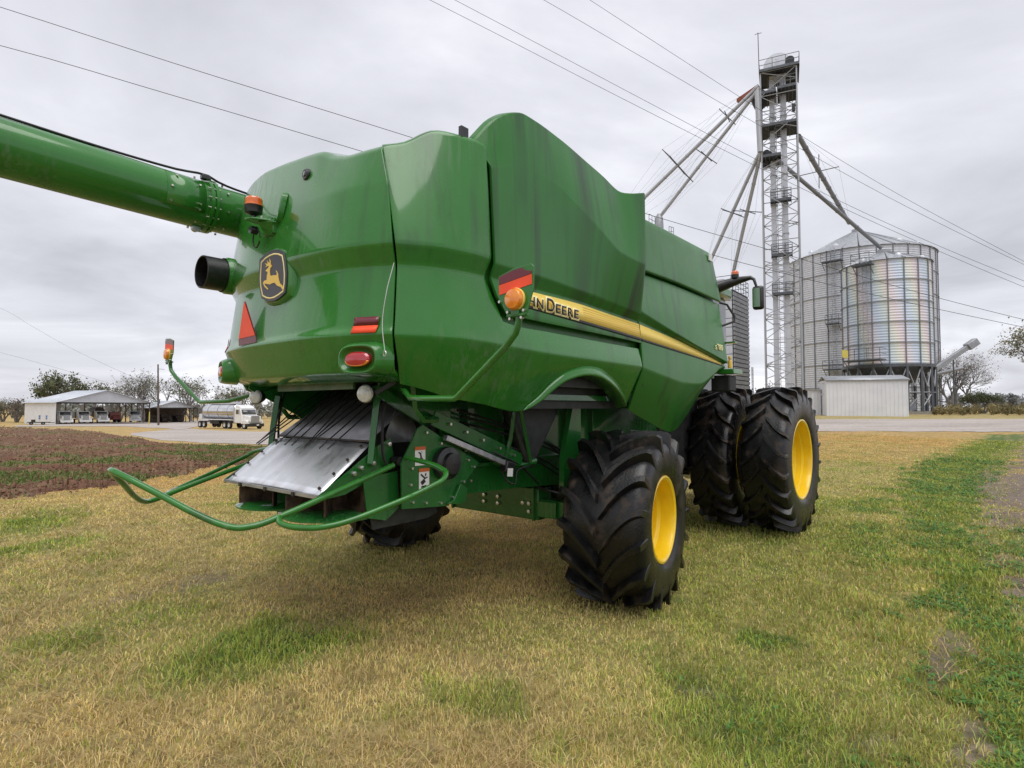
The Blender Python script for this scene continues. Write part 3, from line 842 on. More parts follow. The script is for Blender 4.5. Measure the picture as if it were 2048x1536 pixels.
MB().box((0, -1.72, 1.75), (1.5, .03, 1.0)).box((0, -2.05, 2.05), (1.9, .75, .03)).build('chamber_wall', 'chassis_black', COMB)
MB().box((.02, -2.36, 1.955), (1.1, .02, .10)).build('hood_cross_sheet', 'dusty_green', COMB)
MB().prism([(-2.10, 1.56), (-2.01, 1.75), (-1.84, 1.69), (-1.75, 1.50), (-2.08, 1.50)], .60, .605, lambda p, d: (d, p[0], p[1])).build('deflector_cheek', 'bare_steel', COMB)
for s in (-1, 1):
    fl = MB().prism([(-2.72, 1.15), (-2.72, 1.185), (-2.55, 1.29), (-2.35, 1.42), (-2.27, 1.48), (-2.135, 1.545), (-2.085, 1.32), (-2.22, 1.285), (-2.52, 1.17)], s * .70, s * .712, lambda p, d: (d, p[0], p[1])).build('tailboard_cheek', 'green_frame', COMB)
    mb = MB()
    for a, b in ((-2.40, 1.345), (-2.30, 1.37), (-2.22, 1.315), (-2.46, 1.31), (-2.16, 1.50)):
        mb.lathe([(0, .03), (.016, .028), (.018, 0)], 8, (s * .712, a, b), 'x') if s > 0 else mb.lathe([(0, -.03), (.016, -.028), (.018, 0)], 8, (-.712, a, b), 'x')
    mb.build('bolts', 'bolt_zinc', fl)['kind'] = 'stuff'
    MB().tube([Vector((s * .725, -2.26, 1.87)), Vector((s * .725, -2.275, 1.78)), Vector((s * .728, -2.30, 1.60)), Vector((s * .728, -2.325, 1.37))], [.03, .032, .03, .028], 4).build('tailboard_strut', 'green_frame', COMB, ang=60)
    MB().tube([Vector(p) for p in cr([(s * .745, -2.2, 1.9), (s * .75, -2.24, 1.6), (s * .75, -2.23, 1.42), (s * .76, -2.19, 1.345), (s * .765, -2.12, 1.36)], 16)], .011, 6).lathe([(0, -.05), (.035, -.045), (.035, .045), (0, .05)], 10, (s * .77, -2.12, 1.375), 'x').build('sensor_cable', 'black_hose', COMB)
    # chopper side plate
    sp = MB().prism([(-1.98, 1.61), (-1.93, 1.64), (-1.31, 1.31), (-1.66, .995), (-2.12, 1.03), (-2.13, 1.36)], s * .82, s * .835, lambda p, d: (d, p[0], p[1])).build('chopper_side_plate', 'green_frame', COMB)
    mb = MB()
    for a, b in ((-1.9, 1.58), (-1.75, 1.49), (-1.6, 1.42), (-1.45, 1.34), (-1.38, 1.28), (-1.5, 1.17), (-1.62, 1.06), (-1.75, 1.03), (-1.9, 1.05), (-2.03, 1.07), (-2.05, 1.2), (-2.04, 1.32), (-1.68, 1.5), (-1.48, 1.42), (-1.63, 1.25), (-1.42, 1.17)):
        x0 = s * .835
        mb.bar((x0, a, b), (x0 + s * .02, a, b), .010, 6)
    mb.build('bolts', 'bolt_zinc', sp)['kind'] = 'stuff'
    mb = MB().lathe([(0, 0), (.125, 0), (.13, s * .02), (.125, s * .06), (.085, s * .075), (.08, s * .11), (0, s * .115)], 26, (s * .835, -1.71, 1.335), 'x')
    mb.build('drive_motor_cover', 'black_plastic', COMB)
    # warning decals on the plate
    for (a0, a1, b0, b1) in ((-2.005, -1.905, 1.335, 1.475), (-1.965, -1.865, 1.155, 1.31)):
        dc = MB().box((s * .837, (a0 + a1) / 2, (b0 + b1) / 2), (.003, a1 - a0, b1 - b0)).build('warning_decal', 'decal_white', sp)
        MB().box((s * .8395, (a0 + a1) / 2, b1 - .012), (.003, a1 - a0 + .004, .026)).build('decal_header', 'decal_orange', sp)
        mb = MB()
        cu_, cw_ = (a0 + a1) / 2, (b0 + b1) / 2
        if b0 > 1.3:
            for p, q, r_ in (((.0, .022), (.006, -.01), .006), ((.006, -.01), (-.018, -.035), .004), ((.006, -.012), (.022, -.022), .004), ((.0, .02), (-.02, .028), .005), ((.012, .03), (.012, .031), .009)):
                mb.beam((s * .840, cu_ + p[0], cw_ + p[1]), (s * .840, cu_ + q[0] + 1e-3, cw_ + q[1]), .003, r_ * 2, up=(0, 1, 0))
        else:
            for p, q, r_ in (((-.035, .035), (.01, .0), .006), ((-.03, -.035), (.005, -.012), .015), ((.0, .0), (.03, .01), .004), ((.01, .02), (.015, .04), .005), ((-.03, -.06), (.02, -.055), .006)):
                mb.beam((s * .840, cu_ + p[0], cw_ + p[1]), (s * .840, cu_ + q[0], cw_ + q[1]), .003, r_ * 2, up=(0, 1, 0))
        mb.build('decal_pictogram', 'decal_black', sp)
    # adjusting cylinder along the side
    cy = MB().beam((s * .88, -1.74, 1.536), (s * .88, -1.02, 1.28), .045, .045).build('actuator_tube', 'bare_steel', COMB, bevel=.004)
    MB().box((s * .885, -1.0, 1.25), (.08, .12, .10), rx=-.3).build('actuator_motor', 'black_plastic', cy, bevel=.01)
    MB().box((s * .93, -1.02, 1.21), (.004, .07, .07), rx=-.1).build('actuator_label', 'decal_white', cy)
    sa = MB().beam((s * .86, -1.85, 1.69), (s * .86, -.78, 1.29), .02, .12).build('side_rail', 'green_frame', COMB, bevel=.004)
    mb = MB()
    for t in (.15, .32, .5, .7, .88):
        mb.bar((s * .87, -1.85 + 1.07 * t, 1.70 - .4 * t), (s * .895, -1.85 + 1.07 * t, 1.70 - .4 * t), .012, 6)
    mb.build('bolts', 'bolt_zinc', sa)['kind'] = 'stuff'
    MB().prism([(-1.70, 1.02), (-1.63, 1.04), (-1.56, 1.16), (-1.48, 1.12), (-1.50, 1.01), (-1.58, 1.0)], s * .84, s * .87, lambda p, d: (d, p[0], p[1])).build('plate_bracket', 'green_frame', COMB, bevel=.004)
    # bent bracket under the panel
    MB().tube([Vector((s * .95, -2.13, 1.95)), Vector((s * .95, -2.10, 1.76)), Vector((s * .96, -2.03, 1.68)), Vector((s * .97, -1.9, 1.68))], .024, 4).build('hood_bracket', 'green_frame', COMB, ang=60)
    MB().prism([(-2.40, 1.90), (-1.85, 1.62), (-1.80, 1.72), (-2.25, 1.95)], s * .76, s * .79, lambda p, d: (d, p[0], p[1])).build('hood_brace', 'green_frame', COMB)
    # spreader disc, vanes and skirt
    c = (s * .36, -2.38, .99)
    dsc = MB().lathe([(0, .03), (.30, .03), (.37, .0), (.37, -.012), (.30, .015), (0, .015)], 36, c).build('spreader_disc', 'green_frame', COMB)
    mb = MB()
    for k in range(6):
        a = k * math.pi / 3 + .3
        mb.box((c[0] + .2 * math.cos(a), c[1] + .2 * math.sin(a), c[2] + .09), (.30, .012, .13), rz=a)
    mb.lathe([(0, .25), (.06, .25), (.09, .03), (0, .03)], 16, c)
    mb.build('spreader_vane', 'rust', dsc)
    MB().prism([(-2.36, .99), (-2.40, 1.27), (-2.10, 1.30), (-2.08, 1.03), (-2.20, .95)], s * .74, s * .75, lambda p, d: (d, p[0] , p[1])).build('spreader_skirt', 'green_frame', COMB)
    MB().box((s * .12, -2.45, 1.05), (.02, .22, .22), rz=s * .4).build('centre_vane', 'green_frame', COMB)
    MB().prism([(-2.30, 1.0), (-1.72, 1.04), (-1.66, .93), (-1.78, .90), (-2.28, .89)], s * .69, s * .71, lambda p, d: (d, p[0], p[1])).build('spreader_apron', 'chassis_black', COMB)
MB().box((0, -1.9, 1.13), (1.4, .9, .30)).box((0, -2.3, 1.12), (1.3, .1, .12)).build('chopper_housing', 'rust', COMB)
MB().box((0, -1.62, 1.35), (1.56, .12, .55)).build('chopper_back', 'green_frame', COMB)

# guard tubes behind the spreader
def arcpts(pts, n=60):
    return [Vector(p) for p in cr([L3(*p) for p in pts], n)]
hoop = [(-2.20, .83, 1.355), (-2.55, .84, 1.255), (-3.05, .82, 1.108), (-3.17, .79, 1.073), (-3.26, .74, 1.063), (-3.33, .66, 1.085), (-3.40, .56, 1.13), (-3.56, .28, 1.265), (-3.69, .05, 1.372), (-3.705, 0, 1.385)]
pts = [Vector((p[1], p[0], p[2])) for p in hoop]
full = pts + [Vector((-p.x, p.y, p.z)) for p in reversed(pts[:-1])]
MB().tube([Vector(p) for p in cr([tuple(p) for p in full], 120)], .0195, 12).build('guard_hoop', 'green_paint', COMB, ang=60)
for s in (1, -1):
    lp = [(-3.05, .82, 1.108), (-3.08, .88, 1.085), (-3.06, .98, 1.070), (-3.0, 1.09, 1.068), (-2.92, 1.17, 1.08), (-2.6, 1.30, 1.17), (-2.32, 1.375, 1.265), (-2.23, 1.385, 1.30), (-2.18, 1.36, 1.335), (-2.15, 1.27, 1.36), (-2.10, .90, 1.40), (-2.09, .83, 1.405)]
    MB().tube([Vector(p) for p in cr([(s * p[1], p[0], p[2]) for p in lp], 90)], .018, 12).build('guard_loop', 'green_paint', COMB, ang=60)
    MB().bar((s * .82, -3.05, 1.10), (s * .82, -3.05, 1.135), .012, 6).build('bolt', 'bolt_zinc', COMB)

# --- rear axle
ax = MB().box((0, -.12, .80), (1.26, .22, .32)).build('rear_axle_beam', 'green_frame', COMB, bevel=.012)
mb = MB()
for s in (1, -1):
    MB().box((s * .78, -.12, .765), (.42, .17, .17)).box((s * .74, -.235, .76), (.22, .014, .16)).build('axle_extension', 'green_frame', ax, bevel=.006)
    for a, b in ((.10, .83), (.10, .76), (.44, .80), (.52, .80), (.52, .72)):
        mb.lathe([(0, -.028), (.020, -.026), (.022, 0)], 8, (s * a, -.23, b), 'y')
    MB().box((s * .58, -.245, .80), (.02, .03, .33)).build('beam_lip', 'green_frame', ax)
    MB().lathe([(0, -.2), (.11, -.2), (.12, .2), (0, .2)], 20, (s * 1.02, -.06, .80), 'z').build('steering_knuckle', 'chassis_black', ax)
    MB().tube([Vector((s * .2, .12, .92)), Vector((s * 1.0, .14, .86))], .03, 8).build('tie_rod', 'dark_steel', ax)
    MB().tube([Vector(p) for p in cr([(s * .5, -.26, 1.02), (s * .75, -.33, .98), (s * .98, -.22, .92), (s * 1.05, -.1, .85)], 14)], .012, 6).build('axle_hose', 'black_hose', ax)
mb.build('axle_bolts', 'bolt_zinc', ax)['kind'] = 'stuff'
MB().box((0, -.05, 1.02), (.5, .5, .20)).box((0, .3, .98), (.8, .25, .2)).build('axle_pivot', 'chassis_black', ax, bevel=.02)
MB().box((0, 1.8, .98), (1.2, 3.4, .35)).box((0, 3.98, .98), (3.0, .5, .5)).build('chassis_frame', 'chassis_black', COMB, bevel=.03)

# --- wheels
def wheel_meshes(Rr, Wd, rim, nl, lh, dirn, lw, sweep, tag_):
    Rc = Rr - lh
    h = Wd / 2
    prof = [(rim + .005, .40 * Wd), (rim + .03, .445 * Wd), (rim + .07, .478 * Wd), (rim + (Rc - rim) * .45, h * 1.0), (rim + (Rc - rim) * .72, h * .99), (Rc - .055, h * .955), (Rc - .015, h * .85), (Rc, h * .4), (Rc + .004, 0)]
    prof = prof + [(a, -b) for a, b in reversed(prof[:-1])]
    q = np.array(prof); qq = cr([(a, b, 0) for a, b in prof], 44)
    tm = MB().lathe([(a, b) for a, b, _ in qq], 72, (0, 0, 0), 'x')
    def rc(x):
        x = abs(x)
        return float(np.interp(x, [0, h * .4, h * .85, h * .955], [Rc + .004, Rc, Rc - .015, Rc - .055]))
    for s in (1, -1):
        for k in range(nl):
            a0 = 2 * math.pi * (k + (.5 if s > 0 else 0)) / nl
            vs = []; ns = 9
            for i in range(ns + 1):
                t = i / ns
                x = s * (.022 * Wd + t * (.478 * Wd))
                xx = min(abs(x), h * .985)
                fa = 1 - (1 - t)**1.7
                a = a0 + dirn * sweep * fa
                wd = lw * (1.0 + .25 * math.sin(min(t / .25, 1) * math.pi)) * (1 - .10 * t)
                top = Rr - .012 * (xx / h)**2 - .02 * max(0, t - .8)
                bot = rc(xx) - .012
                if i == ns:
                    top = Rr - .035; bot = Rc - .10
                for dw, rr in ((-.5, bot), (-.36, top), (.36, top), (.5, bot)):
                    aa = a + dw * wd * (1.25 if rr == bot else 1) / Rr
                    vs.append((math.copysign(xx, x) if t > .1 else x, rr * math.cos(aa), rr * math.sin(aa)))
            # shoulder drop on to the side wall
            a = a0 + dirn * sweep * 1.01
            for dw, rr in ((-.5, Rc - .16), (-.36, Rc - .13), (.36, Rc - .13), (.5, Rc - .16)):
                aa = a + dw * lw * .8 / Rr
                vs.append((s * h * (1.008 if rr > Rc - .15 else .99), rr * math.cos(aa), rr * math.sin(aa)))
            fs = []
            for i in range(ns + 1):
                for j in range(3):
                    fs.append((i * 4 + j, i * 4 + j + 1, i * 4 + j + 5, i * 4 + j + 4))
            fs += [(0, 1, 2, 3)]
            tm.add(vs, fs)
    # raised rings on the side wall
    tyre = tm.mesh('tyre', 22)
    for s in (1,):
        pass
    rp = [(rim + .012, .38 * Wd), (rim + .030, .435 * Wd), (rim + .030, .452 * Wd), (rim + .012, .457 * Wd), (rim - .008, .44 * Wd), (rim - .018, .38 * Wd), (rim - .020, .27 * Wd), (rim - .060, .235 * Wd), (rim - .066, .12 * Wd), (rim - .10, .08 * Wd), (rim * .62, .05 * Wd), (rim * .40, .02 * Wd), (rim * .36, .10 * Wd), (rim * .30, .13 * Wd), (0, .13 * Wd)]
    ri = [(rim + .012, -.38 * Wd), (rim + .030, -.435 * Wd), (rim + .030, -.452 * Wd), (rim - .008, -.44 * Wd), (rim - .02, -.2 * Wd), (rim - .05, .0), (rim * .5, .02 * Wd)]
    mb = MB().lathe(rp, 64, (0, 0, 0), 'x').lathe(ri, 64, (0, 0, 0), 'x')
    for k in range(10):
        a = 2 * math.pi * k / 10
        mb.lathe([(0, .09 * Wd), (.018, .088 * Wd), (.02, .04 * Wd)], 6, (0, rim * .5 * math.cos(a), rim * .5 * math.sin(a)), 'x')
    return tyre, mb.mesh('rim', 30), MB().lathe([(rim + .034, -.43 * Wd), (rim + .034, -.462 * Wd), (rim * .6, -.47 * Wd), (rim * .5, -.62 * Wd), (0, -.62 * Wd)], 28, (0, 0, 0), 'x').mesh('hub_drum', 30)
rear_t = wheel_meshes(.80, .75, .362, 17, .078, -1, .078, .44, 'rear')
front_t = wheel_meshes(1.02, .59, .530, 22, .070, 1, .062, .27, 'front')
def wheel(name, meshes, x, y, z, steer=0, flip=False, spin=0.0):
    e_ = bpy.data.objects.new(name, None); e_.empty_display_size = .2
    COL.objects.link(e_); e_.parent = COMB
    e_.location = (x, y, z)
    e_.rotation_euler = (spin, 0, steer + (math.pi if flip else 0))
    e_.rotation_mode = 'XYZ'
    for n_, me, m in (('tyre', meshes[0], 'rubber'), ('rim', meshes[1], 'yellow_paint'), ('hub_drum', meshes[2], 'chassis_black')):
        put(n_, me, m, e_)
    return e_
wheel('rear_wheel', rear_t, 1.50, .02, .76, R(9), spin=.21)
wheel('rear_wheel', rear_t, -1.90, .02, .76, R(9), flip=True, spin=.1)
for s in (1, -1):
    wheel('front_outer_wheel', front_t, s * 1.79, 3.98, 1.045, flip=s < 0, spin=.05)
    wheel('front_inner_wheel', front_t, s * 1.06, 3.98, 1.045, flip=s < 0, spin=.17)
MB().lathe([(.2, -1.5), (.2, 1.5)], 20, (0, 3.98, 1.045), 'x').build('front_axle', 'chassis_black', COMB)
MB().box((0, 2.9, 1.55), (1.5, 1.3, 1.3)).build('transmission_housing', 'chassis_black', COMB, bevel=.05)

# --- cab, ladder, handrails and mirror at the front
cb = MB().box((-.1, 4.0, 2.75), (1.7, 1.6, 1.7)).build('cab', 'glass_dark', COMB, bevel=.08)
MB().box((-.1, 3.95, 3.68), (1.8, 2.0, .22)).build('cab_roof', 'green_paint', COMB, bevel=.07)
MB().box((-.1, 4.4, 1.7), (1.3, 2.2, .7)).prism([(4.8, 1.9), (4.8, 1.0), (6.6, .3), (6.6, 1.0)], -.8, .6, lambda p, d: (d, p[0], p[1])).build('feeder_house', 'green_frame', COMB, bevel=.03)
MB().box((0, 3.15, 2.27), (2.5, .4, .05)).box((1.37, 3.12, 2.255), (.22, .36, .07)).build('platform_deck', 'green_paint', COMB, bevel=.01)
MB().box((1.28, 3.12, 2.10), (.26, .26, .22)).build('battery_box', 'chassis_black', COMB, bevel=.02)
MB().tube([Vector((1.36, 2.80, 3.17)), Vector((1.42, 2.90, 3.15)), Vector((1.50, 2.95, 2.99)), Vector((1.50, 2.94, 2.92)), Vector((1.38, 2.82, 2.86))], .015, 8).build('grab_handle', 'chassis_black', COMB)
MB().box((1.44, 2.95, 2.64), (.16, .10, .02)).build('step_plate', 'green_paint', COMB)
MB().lathe([(.0, 0), (.030, 0), (.028, .09), (.014, .12), (.024, .13), (.02, .16), (0, .17)], 12, (1.37, 3.12, 2.31)).build('filter_bowl', 'badge_yellow', COMB)
am = MB().tube([Vector((.9, 3.25, 3.46)), Vector((1.15, 3.35, 3.50)), Vector((1.40, 3.40, 3.565)), Vector((1.575, 3.40, 3.58)), Vector((1.62, 3.40, 3.55)), Vector((1.65, 3.40, 3.45))], [.10, .085, .055, .03, .022, .018], 8).build('mirror_arm', 'black_plastic', COMB, ang=60)
mr = MB().box((1.675, 3.40, 3.285), (.15, .09, .33)).build('side_mirror', 'black_plastic', COMB, bevel=.035)
MB().box((1.66, 3.352, 3.285), (.10, .006, .26)).build('mirror_glass', 'mirror_glass', mr)
bc = MB().lathe([(0, 0), (.05, 0), (.052, .05), (0, .05)], 18, (1.37, 3.38, 3.60)).bar((1.37, 3.38, 3.54), (1.37, 3.38, 3.61), .02).build('front_beacon_base', 'black_plastic', COMB)
MB().lathe([(.05, .05), (.05, .085), (.038, .10), (0, .105)], 18, (1.37, 3.38, 3.60)).build('front_beacon_lens', 'beacon_lens', bc)
MB().box((1.388, 2.42, 3.70), (.012, .10, .09)).build('panel_marker', 'decal_white', COMB)
# tank top corners above the panels, engine screen, ladder
MB().box((1.315, -1.985, 3.70), (.03, .07, .12)).build('tank_corner_bracket', 'black_plastic', COMB)
MB().box((0, .2, 3.72), (2.4, 2.6, .12)).build('tank_cover', 'chassis_black', COMB)
MB().lathe([(.02, .0), (.028, .004)], 16, (1.37, .60, 2.02), 'x').lathe([(.022, -.05), (0, -.05)], 12, (1.37, .60, 2.02), 'x').build('panel_latch', 'chassis_black', COMB)
# ------------------------------------------------------------------ ground, soil, gravel, grass
def vnoise(x, y, sc, seed=0):
    x = np.asarray(x, float) * sc + seed * 17.13; y = np.asarray(y, float) * sc + seed * 7.77
    xi = np.floor(x).astype(np.int64); yi = np.floor(y).astype(np.int64)
    fx = x - xi; fy = y - yi
    fx = fx * fx * (3 - 2 * fx); fy = fy * fy * (3 - 2 * fy)
    def h(a, b):
        n = (a * 374761393 + b * 668265263 + seed * 974634777) & 0x7fffffff
        n = ((n ^ (n >> 13)) * 1274126177) & 0x7fffffff
        return ((n ^ (n >> 16)) & 0xffff) / 65535.0
    return (h(xi, yi) * (1 - fx) + h(xi + 1, yi) * fx) * (1 - fy) + (h(xi, yi + 1) * (1 - fx) + h(xi + 1, yi + 1) * fx) * fy
def fbm(x, y, sc, seed=0, o=4):
    s = 0; a = .5; t = 0
    for i in range(o):
        s = s + a * vnoise(x, y, sc * 2**i, seed + i); t += a; a *= .55
    return s / t

def pixof(x, y):
    """photo column and row of ground points, used to lay the patches of the lawn map"""
    x = np.asarray(x, float); y = np.maximum(np.asarray(y, float), .3)
    z = terrain(x, y) - CAM_H
    c, s = math.cos(PITCH), math.sin(PITCH)
    d = y * c + z * s; d = np.maximum(d, .3)
    return 1024 + 1150 * x / d, 768 - 1150 * (-y * s + z * c) / d

def band(px, py, ys, xs0, xs1, soft):
    """1 inside the strip between two edges given as column(row)"""
    a = np.interp(py, ys, xs0); b = np.interp(py, ys, xs1)
    return np.clip((px - a) / soft + .5, 0, 1) * np.clip((b - px) / soft + .5, 0, 1)

def lawn(x, y):
    """fractions (green, dry-orange, bare) at ground points"""
    px, py = pixof(x, y)
    n1 = fbm(x, y, .55, 3); n2 = fbm(x, y, 2.2, 11, 3); n3 = fbm(x, y, .22, 23, 3); n4 = fbm(x, y, 6, 31, 2)
    wob = (n2 - .5) * 230 * np.clip((py - 800) / 400, .1, 1) + (n4 - .5) * 130
    strip = band(px + wob, py, [870, 890, 930, 960, 1050, 1150, 1250, 1350, 1536, 1700], [1975, 1930, 1830, 1785, 1800, 1850, 1885, 1910, 1965, 2000], [2090, 2050, 2010, 1990, 1955, 2005, 2070, 2120, 2200, 2300], 50)
    strip2 = band(px + wob, py, [900, 980, 1060, 1130, 1250], [2500, 2400, 2010, 2030, 2400], [2500, 2400, 2150, 2200, 2500], 50)
    strip = np.maximum(strip, strip2 * .8) * (py > 869)
    beyond = np.clip((px + wob - np.interp(py, [870, 920, 1000, 1060, 1150, 1250, 1400, 1536], [2060, 2000, 1960, 1955, 2005, 2075, 2150, 2230])) / 40, 0, 1)
    green = np.clip((n1 - .56) * 4.5, 0, 1) * .38 + np.clip((n2 - .56) * 4, 0, 1) * .28 + .07
    green = green * np.where(py > 1000, 1, .8)
    # yellow-green lawn right of the wheel, green tongues on the left
    green = green + .46 * np.clip((px - 1050) / 350, 0, 1) * np.clip((py - 980) / 80, 0, 1)
    for (cx_, cy_, rx, ry, k) in ((470, 1330, 300, 50, .5), (620, 1270, 200, 45, .35), (70, 1045, 130, 28, .6), (90, 1095, 150, 20, .6), (560, 1000, 170, 34, .35), (100, 1285, 90, 30, .35),
                                  (960, 1395, 100, 55, .55), (1000, 1255, 180, 70, .25), (1690, 960, 150, 60, .25), (760, 1120, 220, 60, .2), (1510, 1275, 55, 15, .7), (1090, 1500, 70, 45, .35), (330, 1210, 180, 40, .3)):
        q = ((px + wob * .6 - cx_) / rx)**2 + ((py + wob * .15 - cy_ + (px - cx_) * .17 * (cx_ < 700)) / ry)**2
        green = green + k * np.clip(1.25 - q, 0, 1)
    green = np.clip(np.maximum(green, strip * (.75 + .3 * n4)), 0, 1)
    dry = np.clip((n3 - .42) * 2.2, 0, .6) + .9 * np.clip((940 - py) / 60, 0, 1) * (py > 845) * (1 - strip) * np.clip((px - 1500) / 80, 0, 1) + .5 * np.clip((1040 - py) / 60, 0, 1) * np.clip((700 - px) / 100, 0, 1)
    dry = np.clip(dry, 0, 1)
    bare = beyond * np.clip((fbm(x, y, 1.6, 41, 3) - .24) * 5, 0, 1) * (1 - strip2 * .7)
    for (cx_, cy_, rx, ry, k) in ((390, 1163, 75, 12, .5), (250, 1192, 60, 10, .4), (1895, 1320, 30, 60, .75), (1935, 1490, 45, 60, .75), (1720, 1480, 40, 20, .5), (1400, 1385, 30, 12, .5), (1980, 980, 30, 40, .8)):
        q = ((px + wob * .5 - cx_) / rx)**2 + ((py + wob * .12 - cy_ + (px - cx_) * .15 * (cx_ < 700)) / ry)**2
        bare = np.maximum(bare, k * np.clip(1.6 - q, 0, 1))
    return green, dry, np.clip(bare, 0, 1), n4

def lawn_rgb(x, y):
    g, d, b, n = lawn(x, y)
    straw = np.array([.480, .380, .175]); gold = np.array([.600, .380, .150]); grn = np.array([.120, .185, .045]); ylg = np.array([.350, .350, .105])
    soil = np.array([.300, .235, .185])
    c = straw + (gold - straw) * d[:, None]
    k = np.clip(g * 1.6, 0, 1)[:, None]; c = c + (ylg - c) * k * .9
    k = np.clip(g * 2 - .9, 0, 1)[:, None]; c = c + (grn - c) * k
    c = c + (soil - c) * b[:, None]
    return c * (.82 + .36 * n[:, None])

def vcol(me, rgb):
    a = me.color_attributes.new('tint', 'FLOAT_COLOR', 'POINT')
    q = np.ones((len(rgb), 4), np.float32); q[:, :3] = rgb
    a.data.foreach_set('color', q.ravel())

def fast_mesh(name, v, f4=None, f3=None):
    me = bpy.data.meshes.new(name)
    v = np.asarray(v, np.float32)
    me.vertices.add(len(v)); me.vertices.foreach_set('co', v.ravel())
    parts = []; st = []; tot = 0
    if f4 is not None and len(f4):
        parts.append(np.asarray(f4, np.int32).ravel()); st.append(np.arange(len(f4)) * 4 + tot); tot += len(f4) * 4
    if f3 is not None and len(f3):
        parts.append(np.asarray(f3, np.int32).ravel()); st.append(np.arange(len(f3)) * 3 + tot); tot += len(f3) * 3
    lv = np.concatenate(parts); ls = np.concatenate(st).astype(np.int32)
    me.loops.add(len(lv)); me.loops.foreach_set('vertex_index', lv)
    me.polygons.add(len(ls)); me.polygons.foreach_set('loop_start', ls)
    me.update(calc_edges=True)
    return me

def tinted(name, rough=.85, k=.25, scale=30, bmp=.4, bdist=.03, transl=0, fine=0):
    m, nt, bs = nmat(name)
    at = nd(nt, 'ShaderNodeAttribute'); at.attribute_name = 'tint'
    f = noise_fac(nt, scale, lo=.25, hi=.75)
    v = nd(nt, 'ShaderNodeMapRange'); v.inputs[3].default_value = 1 - k; v.inputs[4].default_value = 1 + k
    nt.links.new(f, v.inputs[0])
    mx = nd(nt, 'ShaderNodeVectorMath', operation='SCALE')
    nt.links.new(at.outputs['Color'], mx.inputs[0]); nt.links.new(v.outputs[0], mx.inputs['Scale'])
    nt.links.new(mx.outputs[0], bs.inputs['Base Color'])
    bs.inputs['Roughness'].default_value = rough; bs.inputs['Specular IOR Level'].default_value = .25
    if bmp:
        bump(nt, bs, noise_fac(nt, scale * 1.3, detail=6, lo=.2, hi=.8), bmp, bdist)
    if transl:
        tr = nd(nt, 'ShaderNodeBsdfTranslucent'); nt.links.new(mx.outputs[0], tr.inputs['Color'])
        ms = nd(nt, 'ShaderNodeMixShader'); ms.inputs[0].default_value = transl
        out = nt.nodes['Material Output']
        nt.links.new(bs.outputs[0], ms.inputs[1]); nt.links.new(tr.outputs[0], ms.inputs[2]); nt.links.new(ms.outputs[0], out.inputs['Surface'])
    return m
tinted('lawn_ground', k=.45, scale=9, bmp=.9, bdist=.05)
tinted('grass_blade', rough=.6, k=.0, bmp=0, transl=.25)
tinted('soil_clods', rough=.9, k=.35, scale=14, bmp=1, bdist=.05)
m, nt, bs = nmat('gravel')
g1 = noise_fac(nt, .35, detail=7, lo=.36, hi=.64, vec=(.4, 1.6, 1), rough=.65); g2 = noise_fac(nt, 5, detail=5, lo=.35, hi=.65)
nt.links.new(mixc(nt, mul(nt, g2, .5), mixc(nt, g1, (.36, .31, .275), (.55, .495, .45)), (.24, .205, .18)), bs.inputs['Base Color'])
bs.inputs['Roughness'].default_value = .85
bump(nt, bs, noise_fac(nt, 14, detail=5, lo=.2, hi=.8), .8, .04)

# ground sheet, finer near the camera, reaching past the horizon
az = np.concatenate([np.linspace(-math.pi, -.95, 60)[:-1], np.linspace(-.95, .95, 420), np.linspace(.95, math.pi, 60)[1:]])
rr = np.concatenate([[.02], np.geomspace(.8, 60, 230), np.geomspace(61.5, 400, 70), np.geomspace(420, 3500, 14)])
A, RR = np.meshgrid(az, rr)
gx = (RR * np.sin(A)).ravel(); gy = (RR * np.cos(A)).ravel()
gz = terrain(gx, gy) + (fbm(gx, gy, .8, 5, 3) - .5) * .05 * np.clip(RR.ravel() / 4, 0, 1)
n_c = len(az)
ii, jj = np.meshgrid(np.arange(len(rr) - 1), np.arange(n_c - 1), indexing='ij')
k0 = (ii * n_c + jj).ravel()
me = fast_mesh('ground', np.stack([gx, gy, gz], 1), np.stack([k0, k0 + 1, k0 + n_c + 1, k0 + n_c], 1))
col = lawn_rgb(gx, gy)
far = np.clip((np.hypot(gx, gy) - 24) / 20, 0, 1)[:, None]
under = col * .62  # soil colour darkened to stand for shade between the blades
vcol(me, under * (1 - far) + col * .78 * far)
me.polygons.foreach_set('use_smooth', [True] * len(me.polygons))
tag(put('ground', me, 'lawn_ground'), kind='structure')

def drape(lower, upper, x0, x1, nx, ny, lift, wig=2.0, seed=1, amp=0.0, sc=3):
    """sheet on the land between two edges given in photo columns and rows"""
    xs = np.linspace(x0, x1, nx)
    lo = np.interp(xs, *zip(*lower)) + (vnoise(xs, xs * 0, .05, seed) - .5) * wig * 2 + (vnoise(xs, xs * 0, .2, seed + 5) - .5) * wig
    up = np.interp(xs, *zip(*upper)) + (vnoise(xs, xs * 0, .05, seed + 2) - .5) * wig
    t = np.linspace(0, 1, ny)[:, None]
    v = gpixv(np.repeat(xs[None], ny, 0), lo[None] + (up - lo)[None] * t).reshape(-1, 3)
    v[:, 2] += lift * (1 + .004 * v[:, 1])
    ii, jj = np.meshgrid(np.arange(ny - 1), np.arange(nx - 1), indexing='ij'); k = (ii * nx + jj).ravel()
    return v, np.stack([k, k + 1, k + nx + 1, k + nx], 1)
